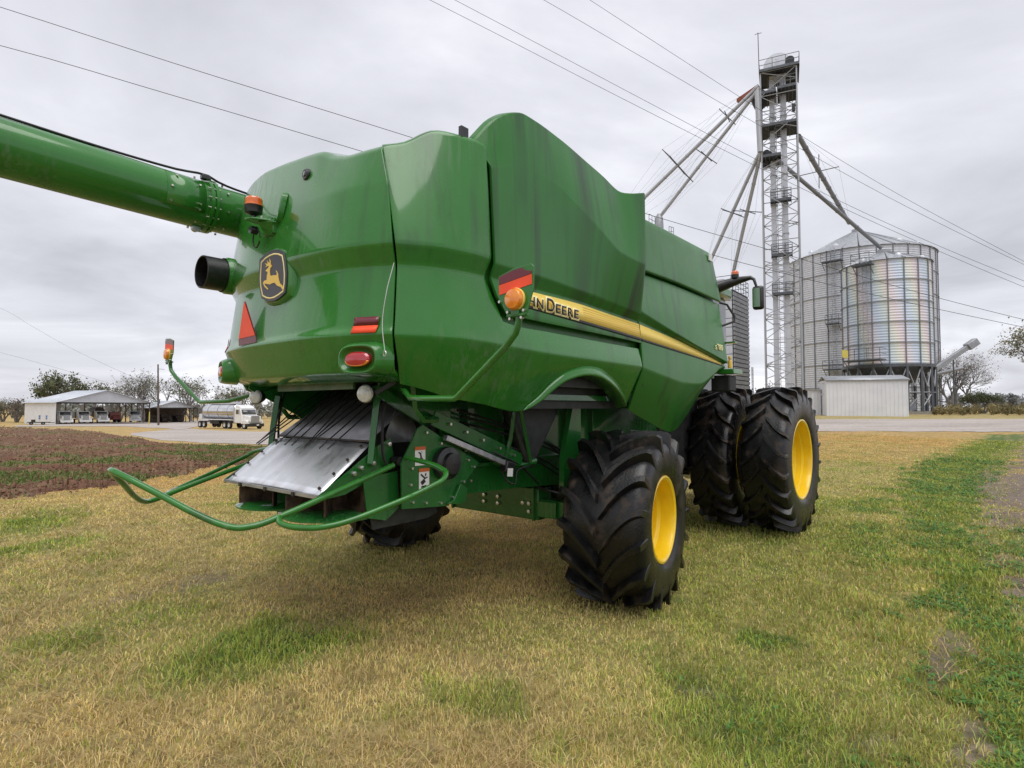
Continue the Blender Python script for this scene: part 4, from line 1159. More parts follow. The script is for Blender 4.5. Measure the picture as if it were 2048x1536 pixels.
v, f = drape([(250, 869), (320, 880), (400, 886), (540, 890), (760, 886), (1340, 870), (1640, 863), (2048, 864), (2400, 866)],
             [(250, 868), (300, 863), (372, 857), (440, 862), (540, 864), (760, 860), (1300, 841), (1640, 839), (1900, 838), (2400, 838)], 262, 2400, 170, 7, .015, 1.0, 3)
tag(put('gravel_road', fast_mesh('gravel_road', v, f), 'gravel'), kind='structure')
v, f = drape([(30, 854), (120, 853), (250, 853), (300, 856), (330, 857), (365, 860), (430, 845)],
             [(30, 851), (120, 849), (250, 846.5), (300, 846), (330, 847), (365, 843), (430, 838)], 30, 430, 70, 6, .03, .3, 9)
tag(put('gravel_drive', fast_mesh('gravel_drive', v, f), 'gravel'), kind='structure')

# tilled red soil with clods
NX, NY = 420, 150
v, f = drape([(-260, 1035), (-100, 1015), (0, 1000), (120, 985), (210, 978), (300, 955), (420, 938), (560, 915), (640, 905)],
             [(-260, 851), (0, 852), (120, 856), (200, 862), (260, 873), (320, 884), (420, 891), (640, 896)], -260, 640, NX, NY, .006, 6, 21)
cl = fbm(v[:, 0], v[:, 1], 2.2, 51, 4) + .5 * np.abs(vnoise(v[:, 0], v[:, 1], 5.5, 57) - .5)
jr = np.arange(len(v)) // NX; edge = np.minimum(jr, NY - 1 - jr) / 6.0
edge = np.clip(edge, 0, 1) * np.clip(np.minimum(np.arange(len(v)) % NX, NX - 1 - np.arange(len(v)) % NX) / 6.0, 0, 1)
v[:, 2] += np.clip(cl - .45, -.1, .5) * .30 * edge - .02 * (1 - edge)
spx, spy = pixof(v[:, 0], v[:, 1])
wob = (fbm(v[:, 0], v[:, 1], .7, 61, 3) - .5)
gp = np.clip(1.2 - np.abs(spy + wob * 40 - np.interp(spx, [0, 250, 500], [935, 915, 905])) / 13, 0, 1) * np.clip((fbm(v[:, 0], v[:, 1], .5, 63, 3) - .40) * 7, 0, 1)
gp = np.maximum(gp, np.clip((fbm(v[:, 0], v[:, 1], .35, 67, 3) - .64) * 8, 0, 1) * .7)
dryp = np.clip((fbm(v[:, 0], v[:, 1], 1.6, 69, 3) - .50) * 6, 0, 1)
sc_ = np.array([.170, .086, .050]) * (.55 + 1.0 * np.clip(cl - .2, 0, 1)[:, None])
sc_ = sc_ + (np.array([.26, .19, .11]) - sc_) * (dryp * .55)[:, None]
sc_ = sc_ + (np.array([.13, .18, .05]) - sc_) * gp[:, None]
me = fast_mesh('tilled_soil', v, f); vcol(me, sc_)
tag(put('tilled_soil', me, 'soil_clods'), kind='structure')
SOIL_PTS, SOIL_GRN = v, gp

# grass blades
def blades(name, x, y, z, h, wdt, rgb, lean, seed, label):
    rs = np.random.RandomState(seed); n = len(x)
    a = rs.uniform(0, 2 * math.pi, n); b = rs.uniform(0, 2 * math.pi, n)
    dx, dy = np.cos(a), np.sin(a)                      # width direction
    lx, ly = np.cos(b) * lean * h, np.sin(b) * lean * h
    v = np.zeros((n, 5, 3), np.float32)
    v[:, 0] = np.stack([x - dx * wdt, y - dy * wdt, z - .01], 1); v[:, 1] = np.stack([x + dx * wdt, y + dy * wdt, z - .01], 1)
    hz = h * np.sqrt(np.clip(1 - lean**2 * .5, .12, 1))
    v[:, 2] = np.stack([x - dx * wdt * .7 + lx * .4, y - dy * wdt * .7 + ly * .4, z + hz * .6], 1); v[:, 3] = np.stack([x + dx * wdt * .7 + lx * .4, y + dy * wdt * .7 + ly * .4, z + hz * .6], 1)
    v[:, 4] = np.stack([x + lx, y + ly, z + hz * (1 - .25 * lean)], 1)
    k = np.arange(n) * 5
    me = fast_mesh(name, v.reshape(-1, 3), np.stack([k, k + 1, k + 3, k + 2], 1), np.stack([k + 2, k + 3, k + 4], 1))
    c = np.repeat(rgb, 5, axis=0)
    vcol(me, c)
    o = put(name, me, 'grass_blade')
    return tag(o, label, kind='stuff')

rs = np.random.RandomState(5)
def scatter(n, r0, r1, p):
    """points over the visible wedge, density falling with distance"""
    u = rs.uniform(0, 1, n)
    r = (r0**p + u * (r1**p - r0**p))**(1 / p)
    a = rs.uniform(-.80, .80, n)
    return r * np.sin(a), r * np.cos(a), r
x, y, r = scatter(560000, 2.3, 34, .58)
gx_, gd, gb, gn = lawn(x, y)
px, py = pixof(x, y)
on_soil = (px < 640) & (py < np.interp(px, [-260, 0, 210, 420, 640], [1035, 1000, 978, 938, 905]) - 4)
on_road = (py < 868) & (py > 836)
keep = (rs.uniform(0, 1, len(x)) > gb * .93) & ~on_soil & ~on_road
clump = fbm(x, y, 5, 71, 2)
keep &= rs.uniform(0, 1, len(x)) < .45 + clump
x, y, r, gx_, gd, gb = [q[keep] for q in (x, y, r, gx_, gd, gb)]
n = len(x)
rgb = lawn_rgb(x, y)
jit = rs.normal(0, 1, (n, 1))
# every blade is either straw or green, in the local proportion
isg = rs.uniform(0, 1, n) < np.clip(gx_ * .80 + .08, 0, .85)
straw = np.stack([.76 + .10 * rs.rand(n), .615 + .08 * rs.rand(n), .235 + .09 * rs.rand(n)], 1) * (.62 + .55 * rs.rand(n, 1))
straw = straw * (1 - .6 * gd[:, None]) + np.array([.88, .57, .23]) * (.6 + .5 * rs.rand(n, 1)) * .6 * gd[:, None]
grnc = np.stack([.33 + .20 * rs.rand(n), .42 + .14 * rs.rand(n), .07 + .03 * rs.rand(n)], 1) * (.6 + .6 * rs.rand(n, 1))
bl = np.where(isg[:, None], grnc, straw)
rgb = (bl * .72 + rgb * 1.15 * .28) * (.68 + .64 * fbm(x, y, 3.2, 79, 3))[:, None]
hh = (.024 + .027 * rs.rand(n)) * (1 + .45 * isg * (gx_ > .5)) * (1 - .25 * (r > 15)) * (.45 + 1.1 * fbm(x, y, 1.4, 77, 3))
wd = .0011 + .00050 * r * (1 + .5 * rs.rand(n))
lean = np.where(rs.rand(n) < .2, rs.uniform(.8, 1.2, n), rs.uniform(.15, .85, n))
blades('grass', x, y, terrain(x, y) + (fbm(x, y, .8, 5, 3) - .5) * .05 * np.clip(r / 4, 0, 1), hh, wd, rgb, lean, 3, 'short yellow and green lawn grass covering the ground')
# long dead straws lying about
x, y, r = scatter(17000, 2.4, 14, .9)
gpx, gpy = pixof(x, y)
_, _, b_, _ = lawn(x, y)
k = (gpx < 1150) | (b_ > .4)
k &= (vnoise(x, y, .8, 91) > .42)
x, y, r = x[k], y[k], r[k]; n = len(x)
c = np.array([.50, .36, .17]) * (.6 + .6 * rs.rand(n, 1))
blades('dead_straw', x, y, terrain(x, y) + .015, .08 + .13 * rs.rand(n), .0018 + .0004 * r, c, np.full(n, 1.25), 8, 'long pale dead grass stalks lying on the lawn')
# broad-leaved weeds of the green verge and scattered plants
def weeds(name, x, y, size, seed, label):
    rs = np.random.RandomState(seed); V = []; F = []; Cc = []
    n = len(x); lf = 5
    a = rs.uniform(0, 2 * math.pi, (n, lf)); el = rs.uniform(.15, .9, (n, lf))
    s = size[:, None] * rs.uniform(.6, 1.2, (n, lf))
    dx, dy = np.cos(a), np.sin(a)
    base = np.stack([np.repeat(x[:, None], lf, 1) + .3 * s * dx, np.repeat(y[:, None], lf, 1) + .3 * s * dy, (terrain(x, y) + .012)[:, None] + .3 * s * el], -1)
    tip = np.stack([base[..., 0] + s * dx, base[..., 1] + s * dy, base[..., 2] + s * el * .7], -1)
    mid = (base + tip) / 2; mid[..., 2] += s * .18
    w = s * .36
    l = mid.copy(); l[..., 0] -= dy * w; l[..., 1] += dx * w
    rr_ = mid.copy(); rr_[..., 0] += dy * w; rr_[..., 1] -= dx * w
    v = np.stack([base, l, tip, rr_, mid], 2).reshape(-1, 3)
    k = np.arange(n * lf) * 5
    f3 = np.concatenate([np.stack([k, k + 4, k + 1], 1), np.stack([k + 1, k + 4, k + 2], 1), np.stack([k + 2, k + 4, k + 3], 1), np.stack([k + 3, k + 4, k], 1)])
    me = fast_mesh(name, v, None, f3)
    c = np.stack([.085 + .07 * rs.rand(n * lf), .18 + .11 * rs.rand(n * lf), .04 + .03 * rs.rand(n * lf)], 1)
    vcol(me, np.repeat(c, 5, axis=0))
    return tag(put(name, me, 'grass_blade'), label, kind='stuff')
x, y, r = scatter(130000, 2.4, 24, .8)
g_, _, b_, _ = lawn(x, y)
wpx, wpy = pixof(x, y)
pw = np.where((g_ > .62) & (wpx > 1700), .6, np.where((g_ > .85), .05, .0)) * (vnoise(x, y, 2.5, 95) > .35)
k = rs.rand(len(x)) < pw
x, y, r = x[k], y[k], r[k]
weeds('verge_weeds', x, y, .010 + .014 * rs.rand(len(x)) + .0014 * r, 4, 'dark green broad-leaved weeds along the green verge')
# grass regrowth on the tilled soil
idx = rs.choice(len(SOIL_PTS), 26000, p=(SOIL_GRN**1.5 + .012) / (SOIL_GRN**1.5 + .012).sum())
q = SOIL_PTS[idx] + rs.normal(0, .05, (len(idx), 3)) * np.array([1, 1, 0])
dist = np.hypot(q[:, 0], q[:, 1])
c = np.where((rs.rand(len(q)) < .7)[:, None], np.array([.10, .18, .035]), np.array([.34, .26, .13])) * (.6 + .7 * rs.rand(len(q), 1))
blades('soil_regrowth', q[:, 0], q[:, 1], q[:, 2], .05 + .06 * rs.rand(len(q)), .002 + .0005 * dist, c, rs.uniform(.2, .9, len(q)), 6, 'thin green regrowth in patches on the tilled soil')
# loose clods on the soil
nc = 9000
idx = rs.choice(len(SOIL_PTS), nc)
q = SOIL_PTS[idx]; s = .012 + .035 * rs.rand(nc)**2 + .0006 * np.hypot(q[:, 0], q[:, 1])
oc = np.array([(1, 0, 0), (-1, 0, 0), (0, 1, 0), (0, -1, 0), (0, 0, 1), (0, 0, -.6)], float)
v = q[:, None, :] + oc[None] * s[:, None, None] * rs.uniform(.6, 1.3, (nc, 6, 1)) + rs.normal(0, .02, (nc, 1, 3)) * np.array([1, 1, 0])
tri_ = np.array([(0, 2, 4), (2, 1, 4), (1, 3, 4), (3, 0, 4), (2, 0, 5), (1, 2, 5), (3, 1, 5), (0, 3, 5)])
me = fast_mesh('soil_clods', v.reshape(-1, 3), None, (np.arange(nc)[:, None, None] * 6 + tri_[None]).reshape(-1, 3))
vcol(me, np.repeat(np.array([.175, .09, .055]) * (.6 + .9 * rs.rand(nc, 1)), 6, axis=0))
tag(put('soil_clods', me, 'soil_clods'), 'loose reddish clods on the tilled strip', kind='stuff')
# ------------------------------------------------------------------ materials of the yard
pm('galvanised', (.66, .68, .73), .42, .3, c2=(.54, .56, .61), scale=1.5, vec=(1, 1, .6), lo=.3, hi=.7)
pm('galvanised_old', (.42, .435, .46), .5, .4, c2=(.33, .34, .36), scale=2)
pm('galvanised_dark', (.13, .14, .155), .5, .5, c2=(.09, .10, .11), scale=3)
pm('rib_steel', (.26, .27, .29), .5, .3, c2=(.20, .21, .225), scale=3)
pm('dark_grate', (.045, .05, .055), .6, .4)
pm('pipe_steel', (.52, .53, .55), .45, .4, c2=(.38, .39, .41), scale=2)
pm('white_sheet', (.72, .73, .75), .45, c2=(.62, .63, .66), scale=.8, lo=.3, hi=.7)
pm('grey_sheet', (.50, .52, .56), .5, c2=(.42, .44, .48), scale=.7, lo=.3, hi=.7)
pm('roof_sheet', (.66, .69, .74), .4, .25, c2=(.56, .59, .64), scale=.6, vec=(1, 1, 1))
pm('concrete', (.30, .29, .27), .85, c2=(.22, .21, .19), scale=3, bmp=.3)
pm('timber', (.09, .065, .05), .85, c2=(.14, .11, .09), scale=4, vec=(6, 6, .5))
pm('truck_white', (.80, .80, .79), .35, c2=(.70, .70, .69), scale=2, coat=.4)
pm('truck_red', (.16, .035, .03), .45, c2=(.12, .04, .035), scale=2)
pm('truck_grey', (.42, .44, .46), .4, .2)
pm('tank_steel', (.62, .62, .63), .16, 1.0, c2=(.5, .5, .5), scale=1.2)
pm('grille', (.42, .43, .44), .35, .8, c2=(.22, .22, .23), scale=30, vec=(1, 1, 3))
pm('tyre_plain', (.012, .012, .013), .6)
pm('wheel_white', (.62, .62, .62), .4, .3)
pm('orange_box', (.30, .07, .02), .6)
pm('blue_sign', (.05, .16, .42), .5)
pm('yellow_rail', (.62, .52, .10), .5)
pm('wire', (.035, .036, .04), .6)
# zinc sheets with a pale rainbow sheen painted into the colour as upright bands
m, nt, bs = nmat('sheen_zinc')
tc = SHEEN_TC = nd(nt, 'ShaderNodeTexCoord'); sp = nd(nt, 'ShaderNodeSeparateXYZ'); nt.links.new(tc.outputs['Object'], sp.inputs[0])
at2 = mul(nt, sp.outputs['Y'], sp.outputs['X'], 'ARCTAN2')
hue = mul(nt, mul(nt, at2, 1.5), mul(nt, mul(nt, sp.outputs['Z'], .05, 'MULTIPLY'), 1.4), 'ADD')
fr = mul(nt, hue, 1.0, 'FRACT')
rp = nd(nt, 'ShaderNodeValToRGB'); cr_ = rp.color_ramp
for i, (p_, c_) in enumerate(((0, (.62, .64, .72)), (.2, (.42, .60, .86)), (.42, (.55, .74, .68)), (.62, (.84, .78, .52)), (.82, (.84, .60, .62)), (1, (.62, .64, .72)))):
    e_ = cr_.elements[0] if i == 0 else (cr_.elements[len(cr_.elements) - 1] if i == 5 else cr_.elements.new(p_))
    e_.position = p_; e_.color = (*c_, 1)
nt.links.new(fr, rp.inputs[0])
nt.links.new(mixc(nt, .42, (.68, .70, .75), rp.outputs[0]), bs.inputs['Base Color'])
bs.inputs['Metallic'].default_value = .2; bs.inputs['Roughness'].default_value = .45

# ------------------------------------------------------------------ struts as parts that share one unit mesh
UNIT = {}
def strut(parent, name, a, b, r, m, n=6, square=False):
    """round or square bar between two points of the parent's space, one object, shared mesh"""
    key = (n, square, m)
    if key not in UNIT:
        mb = MB()
        if square: mb.box((0, 0, .5), (1.7, 1.7, 1))
        else: mb.tube([(0, 0, 0), (0, 0, 1)], 1.0, n)
        me = mb.mesh(name, 40); me.materials.append(M[m]); UNIT[key] = me
    a = Vector(a); b = Vector(b); d = b - a
    o = bpy.data.objects.new(name, UNIT[key]); COL.objects.link(o); o.parent = parent
    q = d.to_track_quat('Z', 'Y').to_matrix().to_4x4()
    o.matrix_local = Matrix.Translation(a) @ q @ Matrix.Diagonal((r, r, d.length, 1))
    return o

def arc_sheet(r, a0, a1, z0, z1, n=5, nz=None, amp=.012):
    """curved, horizontally corrugated wall sheet"""
    nz = nz or max(8, int((z1 - z0) / .14))
    rows = []
    for j in range(nz + 1):
        z = z0 + (z1 - z0) * j / nz
        q = r + amp * (1 if j % 2 else -1)
        rows.append([(q * math.cos(a), q * math.sin(a), z) for a in np.linspace(a0, a1, n)])
    return MB().grid(rows).mesh('wall_sheet', 20)

def grain_bin(name, label, c, z0, r, zb, ze, roof_h, cols, tiers, m, group=None, vents=8, detail=True, yaw=0):
    """c centre, z0 ground, zb wall bottom, ze eave (all heights above world zero)"""
    B = empty(name, (c[0], c[1], z0), yaw, label, 'grain bin', group)
    zb -= z0; ze -= z0
    da = 2 * math.pi / cols; h = (ze - zb) / tiers
    me = arc_sheet(r, 0, da * .992, 0, h * .992, amp=.018)
    me.materials.append(M[m])
    for j in range(tiers):
        for k in range(cols):
            o = bpy.data.objects.new('wall_sheet', me); COL.objects.link(o); o.parent = B
            o.location = (0, 0, zb + j * h); o.rotation_euler = (0, 0, k * da)
    MB().lathe([(r - .05, zb), (r - .05, ze)], cols).build('liner', 'galvanised_dark', B)
    for k in range(cols):
        a = k * da
        strut(B, 'stiffener', ((r + .07) * math.cos(a), (r + .07) * math.sin(a), zb), ((r + .07) * math.cos(a), (r + .07) * math.sin(a), ze), .050, 'rib_steel', square=True)
    for j in range(1, tiers + 1):
        z = zb + j * h
        MB().lathe([(r + .09, z - .035), (r + .15, z - .035), (r + .15, z + .035), (r + .09, z + .035)], cols * 2, closed=True).build('wind_ring', 'rib_steel', B)
    # roof panels, each with a raised seam
    a1 = da * .985; re = r + .22; rt = .55
    zt = ze + roof_h * (1 - rt / r)
    mb = MB()
    def rp_(q, a, dz): return (q * math.cos(a), q * math.sin(a), ze + (re - q) / (re - rt) * (zt - ze) + dz)
    prof = [(0, .0), (.04, .10), (.10, .0), (.5, .01), (.96, .0)]
    mb.grid([[rp_(q, a1 * t, dz) for t, dz in prof] for q in (re, r * .66, r * .33, rt)])
    pm_ = mb.mesh('roof_panel', 25); pm_.materials.append(M['galvanised_old'])
    for k in range(cols):
        o = bpy.data.objects.new('roof_panel', pm_); COL.objects.link(o); o.parent = B; o.rotation_euler = (0, 0, k * da)
    MB().lathe([(rt + .1, zt - .05), (rt + .1, zt + .35), (rt * .5, zt + .45), (0, zt + .45)], 20).build('roof_cap', 'galvanised_old', B)
    for k in range(vents):
        a = 2 * math.pi * (k + .3) / vents; q = r * .80
        p = rp_(q, a, 0)
        MB().lathe([(0, .32), (.2, .28), (.34, .12), (.36, 0), (.36, -.3)], 12).build('roof_vent', 'white_sheet' if k % 2 else 'galvanised', B, loc=p)
    return B

def cage_ladder(B, r, az_, z0, z1, plats, m='galvanised_old'):
    """ladder with safety hoops up the wall and small rest platforms"""
    ca, sa = math.cos(az_), math.sin(az_)
    def P(dr, dt, z): return ((r + dr) * ca - dt * sa, (r + dr) * sa + dt * ca, z)
    mb = MB()
    for dt in (-.22, .22):
        mb.bar(P(.25, dt, z0), P(.25, dt, z1), .03, 5)
    z = z0 + .3
    while z < z1:
        mb.bar(P(.25, -.22, z), P(.25, .22, z), .016, 4); z += .35
    z = z0 + 2.3
    while z < z1:
        mb.tube([Vector(P(.25 + .72 * math.sin(t), -.38 * math.cos(t), z)) for t in np.linspace(0, math.pi, 9)], .022, 4); z += 1.0
    for dt in (-.3, 0, .3):
        mb.bar(P(.25 + .72 * math.sqrt(1 - (dt / .38)**2), dt, z0 + 2.3), P(.25 + .72 * math.sqrt(1 - (dt / .38)**2), dt, z1), .018, 4)
    mb.build('caged_ladder', m, B)
    for z, w_, dp in plats:
        d = MB()
        q = [P(.12, -w_ / 2, z), P(.12, w_ / 2, z), P(.12 + dp, w_ / 2, z), P(.12 + dp, -w_ / 2, z)]
        d.add(q + [(a, b, c_ - .12) for a, b, c_ in q], [(0, 1, 2, 3), (7, 6, 5, 4), (0, 4, 5, 1), (1, 5, 6, 2), (2, 6, 7, 3), (3, 7, 4, 0)])
        pl = d.build('rest_platform', 'galvanised_dark', B)
        rl = MB()
        for zz in (.55, 1.08):
            rl.tube([Vector(P(.12, -w_ / 2, z + zz)), Vector(P(.12 + dp, -w_ / 2, z + zz)), Vector(P(.12 + dp, w_ / 2, z + zz)), Vector(P(.12, w_ / 2, z + zz))], .03, 5)
        nn = max(2, int(w_ / 1.2))
        for k in range(nn + 1):
            t = -w_ / 2 + w_ * k / nn
            rl.bar(P(.12 + dp, t, z), P(.12 + dp, t, z + 1.08), .028, 5)
        rl.build('guard_rail', 'galvanised_dark', pl)
        for t in (-w_ / 2 + .1, w_ / 2 - .1):
            strut(B, 'platform_brace', P(.1, t, z - 1.0), P(dp, t, z - .1), .035, 'galvanised_dark')

# --- big flat-bottomed bin, hopper bin, a third bin behind the machine
YB = 80.0
cB = W(1717, 600, YB); gB = T(cB.x, cB.y)
BIG = grain_bin('grain_bin', 'largest galvanised grain bin with conical roof, behind the hopper bin', cB, gB, 8.95, gB + .2, 22.2, 4.5, 30, 7, 'galvanised', 'grain bins', vents=12)
azb = math.atan2(-cB.y, -cB.x)
cage_ladder(BIG, 8.95, azb - .30, .3, 22.5 - gB, ((5.6, 2.4, 1.1), (11.5, 1.6, 1.0), (19.6, 2.4, 1.0)))
YH = 61.0
cH = W(1771, 600, YH); gH = T(cH.x, cH.y)
HOP = grain_bin('grain_bin', 'smaller hopper-bottomed grain bin with rainbow sheen, raised on steel legs', cH, gH, 4.05, 6.15, 16.75, 1.75, 18, 5, 'sheen_zinc', 'grain bins', vents=6)
azh = math.atan2(-cH.y, -cH.x)
SHEEN_TC.object = HOP
cage_ladder(HOP, 4.05, azh - .42, 6.4 - gH, 17.2 - gH, ((6.6 - gH, 3.6, 1.3), (16.4 - gH, 1.8, 1.0)))
MB().lathe([(4.1, 6.1 - gH), (4.1, 5.8 - gH), (.6, 3.2 - gH), (.45, 2.6 - gH), (0, 2.6 - gH)], 18).build('hopper_cone', 'galvanised_dark', HOP)
MB().lathe([(4.0, 5.85 - gH), (4.22, 5.85 - gH), (4.22, 6.15 - gH), (4.0, 6.15 - gH)], 36, closed=True).build('ring_beam', 'galvanised_dark', HOP)
for k in range(18):
    a = 2 * math.pi * k / 18; a2 = 2 * math.pi * (k + 1) / 18
    P0 = lambda q, z, rr_=4.12: (rr_ * math.cos(q), rr_ * math.sin(q), z)
    strut(HOP, 'leg', P0(a, .2), P0(a, 5.9 - gH), .13, 'galvanised_dark', square=True)
    strut(HOP, 'leg_brace', P0(a, 5.8 - gH), P0((a + a2) / 2, 3.9 - gH), .06, 'galvanised_old')
    strut(HOP, 'leg_brace', P0(a2, 5.8 - gH), P0((a + a2) / 2, 3.9 - gH), .06, 'galvanised_old')
    if k % 3:
        strut(HOP, 'leg_brace', P0(a, 3.2 - gH), P0(a2, .6), .05, 'galvanised_old')
        strut(HOP, 'leg_brace', P0(a2, 3.2 - gH), P0(a, .6), .05, 'galvanised_old')
    strut(HOP, 'leg_tie', P0(a, 3.3 - gH), P0(a2, 3.3 - gH), .05, 'galvanised_old')
MB().lathe([(4.6, -.6), (4.6, .28), (0, .28)], 28).build('concrete_base', 'concrete', HOP)
MB().box((1.2, -1.0, .8), (1.6, .8, .8)).box((1.4, -.6, 1.5), (.5, .5, .9)).build('unload_drive', 'galvanised_old', HOP)
mb = MB().box((0, 0, .9), (1.2, .06, .9)); q = W(1690, 708, 56.4)
MB().box((q.x - cH.x, q.y - cH.y, q.z - gH), (.95, .05, .75), rz=.5).build('yellow_panel', 'yellow_rail', HOP)
cC = W(1290, 600, 63.0); gC = T(cC.x, cC.y)
BIN3 = grain_bin('grain_bin', 'grain bin hidden behind the combine, only its roof fittings showing', cC, gC, 4.6, gC + .2, 18.6, 2.4, 16, 5, 'galvanised', 'grain bins', vents=4)
zr = 18.6 - gC
for (a, b) in (((1298, 428), (1310, 434)), ((1338, 453), (1347, 455))):
    p = W(*a, 62.0); q = W(*b, 62.0)
    mb = MB()
    o = Vector((cC.x, cC.y, gC))
    for t in (0, .5, 1):
        s_ = p.lerp(q, t) - o
        mb.bar((s_.x, s_.y, s_.z - 1.6), s_, .03, 5)
    mb.bar(p - o, q - o, .03, 5).bar(p - o + Vector((0, 0, -.5)), q - o + Vector((0, 0, -.5)), .03, 5)
    mb.build('roof_rail', 'galvanised_dark', BIN3)
p = W(1318, 437, 63) - Vector((cC.x, cC.y, gC))
MB().lathe([(.2, .5), (.45, 0), (.5, -.8), (.5, -2.5)], 12, p).build('roof_inlet', 'galvanised_old', BIN3)

# ------------------------------------------------------------------ bucket elevator tower
YT = 57.0
tc_ = W(1567, 700, YT); gT = T(tc_.x, tc_.y)
tz = -math.atan2(tc_.x, tc_.y)
TW = empty('elevator_tower', (tc_.x, tc_.y, gT), tz, 'tall galvanised lattice tower carrying the grain elevator and its platforms', 'tower')
hw = 1.62; HT = 35.2 - gT; nb = 14; bh = HT / nb
cn = [(-hw, -hw), (hw, -hw), (hw, hw), (-hw, hw)]
for x, y in cn:
    strut(TW, 'tower_leg', (x, y, 0), (x, y, HT), .075, 'galvanised_old', square=True)
for j in range(nb):
    z0, z1 = j * bh, (j + 1) * bh; zm = (z0 + z1) / 2
    for k in range(4):
        a, b = cn[k], cn[(k + 1) % 4]
        mid = ((a[0] + b[0]) / 2, (a[1] + b[1]) / 2)
        strut(TW, 'cross_bar', (*a, z1), (*b, z1), .045, 'galvanised_old', 5)
        strut(TW, 'lattice_brace', (*a, z0), (*b, z1) if (j + k) % 2 else (*b, zm), .04, 'galvanised_old', 5)
        strut(TW, 'lattice_brace', (*b, z0 if (j + k) % 2 == 0 else z1 - bh * .5), (*a, z1), .04, 'galvanised_old', 5)
for x in (-.62, .42):
    MB().box((x, 0, HT / 2 - .2), (.50, .62, HT)).build('elevator_trunk', 'galvanised', TW, bevel=.01)
    mb = MB()
    for j in range(1, 12):
        mb.box((x, 0, j * 3.0), (.60, .72, .06))
    mb.build('trunk_flange', 'galvanised_old', TW)['kind'] = 'stuff'
mb = MB()
for dx in (-.2, .2): mb.bar((-.08 + dx, -.75, 0), (-.08 + dx, -.75, HT), .03, 5)
for j in range(90): mb.bar((-.28, -.75, .4 * j), (.12, -.75, .4 * j), .015, 4)
for j in range(32): mb.tube([Vector((-.08 + .38 * math.cos(t), -.75 - .7 * math.sin(t), 2.5 + j)) for t in np.linspace(0, math.pi, 7)], .02, 4)
mb.build('caged_ladder', 'galvanised_old', TW)
def platform(z, x0, x1, y0, y1, rail=True, name='work_platform', m='dark_grate'):
    p_ = MB().box(((x0 + x1) / 2, (y0 + y1) / 2, z), (x1 - x0, y1 - y0, .14)).build(name, m, TW)
    mb = MB()
    for k in range(6):
        x = x0 + (x1 - x0) * k / 5
        mb.box((x, (y0 + y1) / 2, z - .14), (.06, y1 - y0, .12))
    mb.box(((x0 + x1) / 2, y0 - .02, z + .02), (x1 - x0, .05, .26))
    mb.build('platform_joist', 'galvanised_dark', p_)
    if rail:
        mb = MB()
        for zz in (.55, 1.1):
            mb.tube([Vector((x0, y0, z + zz)), Vector((x1, y0, z + zz)), Vector((x1, y1, z + zz)), Vector((x0, y1, z + zz))], .035, 5, closed=True)
        for x in np.linspace(x0, x1, 4):
            for y in (y0, y1): mb.bar((x, y, z), (x, y, z + 1.1), .03, 5)
        mb.build('guard_rail', 'galvanised_dark', p_)
    return p_
ZP = lambda py: CAM_H + (815 - py) / 1150 * YT - gT
platform(HT + .1, -hw - .1, hw + .25, -hw - .2, hw + .2)
platform(ZP(182), -hw, -.2, -hw, hw * .8, rail=False); platform(ZP(178), -.1, hw, -hw, hw, rail=True)
platform(ZP(250), -hw, hw, -hw, hw)
platform(ZP(312), -hw, .1, -hw, hw, rail=False)
for py in (402, 512, 590):
    platform(ZP(py), -.9, .95, -1.25, -.45)
MB().lathe([(0, -.65), (1.25, -.6), (1.25, .6), (0, .65)], 26, (-.1, 0, HT + 1.0), 'y').box((-.1, 0, HT + .55), (2.5, 1.2, .9)).build('elevator_head', 'galvanised', TW)
MB().lathe([(0, -.5), (.42, -.5), (.42, .4), (0, .4)], 16, (1.05, -.8, HT + .85), 'y').build('drive_motor', 'dark_grate', TW)
MB().beam((-hw - .2, -.6, HT - .8), (-hw - 2.2, -.9, HT - 2.0), .5, .35).build('orange_chute', 'orange_box', TW)
MB().lathe([(.2, .4), (.75, .1), (.8, -.5), (.5, -1.3), (.2, -1.6)], 16, (-hw - .15, -.3, ZP(172))).build('distributor', 'dark_grate', TW)
MB().lathe([(.2, .4), (.5, .1), (.55, -.5), (.2, -1.2)], 14, (-hw + .4, -.3, ZP(298))).build('distributor', 'dark_grate', TW)
MB().bar((-hw - .1, -hw, HT), (-hw - .15, -hw, HT + 4.2), .04, 5).bar((-hw - .45, -hw, HT + 4.1), (-hw + .2, -hw, HT + 4.1), .03, 4).build('weather_mast', 'galvanised_dark', TW)
MB().box((hw * .8, -hw, ZP(225)), (.3, .3, .7)).build('junction_box', 'dark_grate', TW)

# spouts: each pipe with its bracing crosses and stay wires is one thing
def spout(label, a, b, r, crosses, stays=True, m='pipe_steel'):
    S = empty('grain_spout', a, 0, label, 'pipe', 'grain spouts fanning out from the tower')
    d = b - a; L_ = d.length; t = d.normalized()
    s = t.cross(Vector((0, 0, 1))).normalized(); u = s.cross(t)
    strut(S, 'pipe', (0, 0, 0), d, r, m, 12)
    mb = MB()
    for k in range(1, int(L_ / 3)):
        mb.tube([t * (k * 3.0 - .06), t * (k * 3.0 + .06)], r * 1.18, 12)
    mb.build('pipe_joint', m, S)
    for f, arm in crosses:
        p = d * f
        mb = MB().bar(p - s * arm, p + s * arm, .05, 5).bar(p - u * arm, p + u * arm, .05, 5)
        c_ = mb.build('brace_cross', 'galvanised_dark', S)
        if stays:
            q = [p + s * arm, p + u * arm, p - s * arm, p - u * arm]
            w_ = MB()
            for k in range(4):
                w_.bar(q[k], Vector((0, 0, 0)) + (q[k] - p) * .05, .009, 3).bar(q[k], d + (q[k] - p) * .05, .009, 3)
                if arm > 2: w_.bar(q[k], q[(k + 1) % 4], .035, 4)
            w_.build('stay_wire', 'wire', c_)
    return S
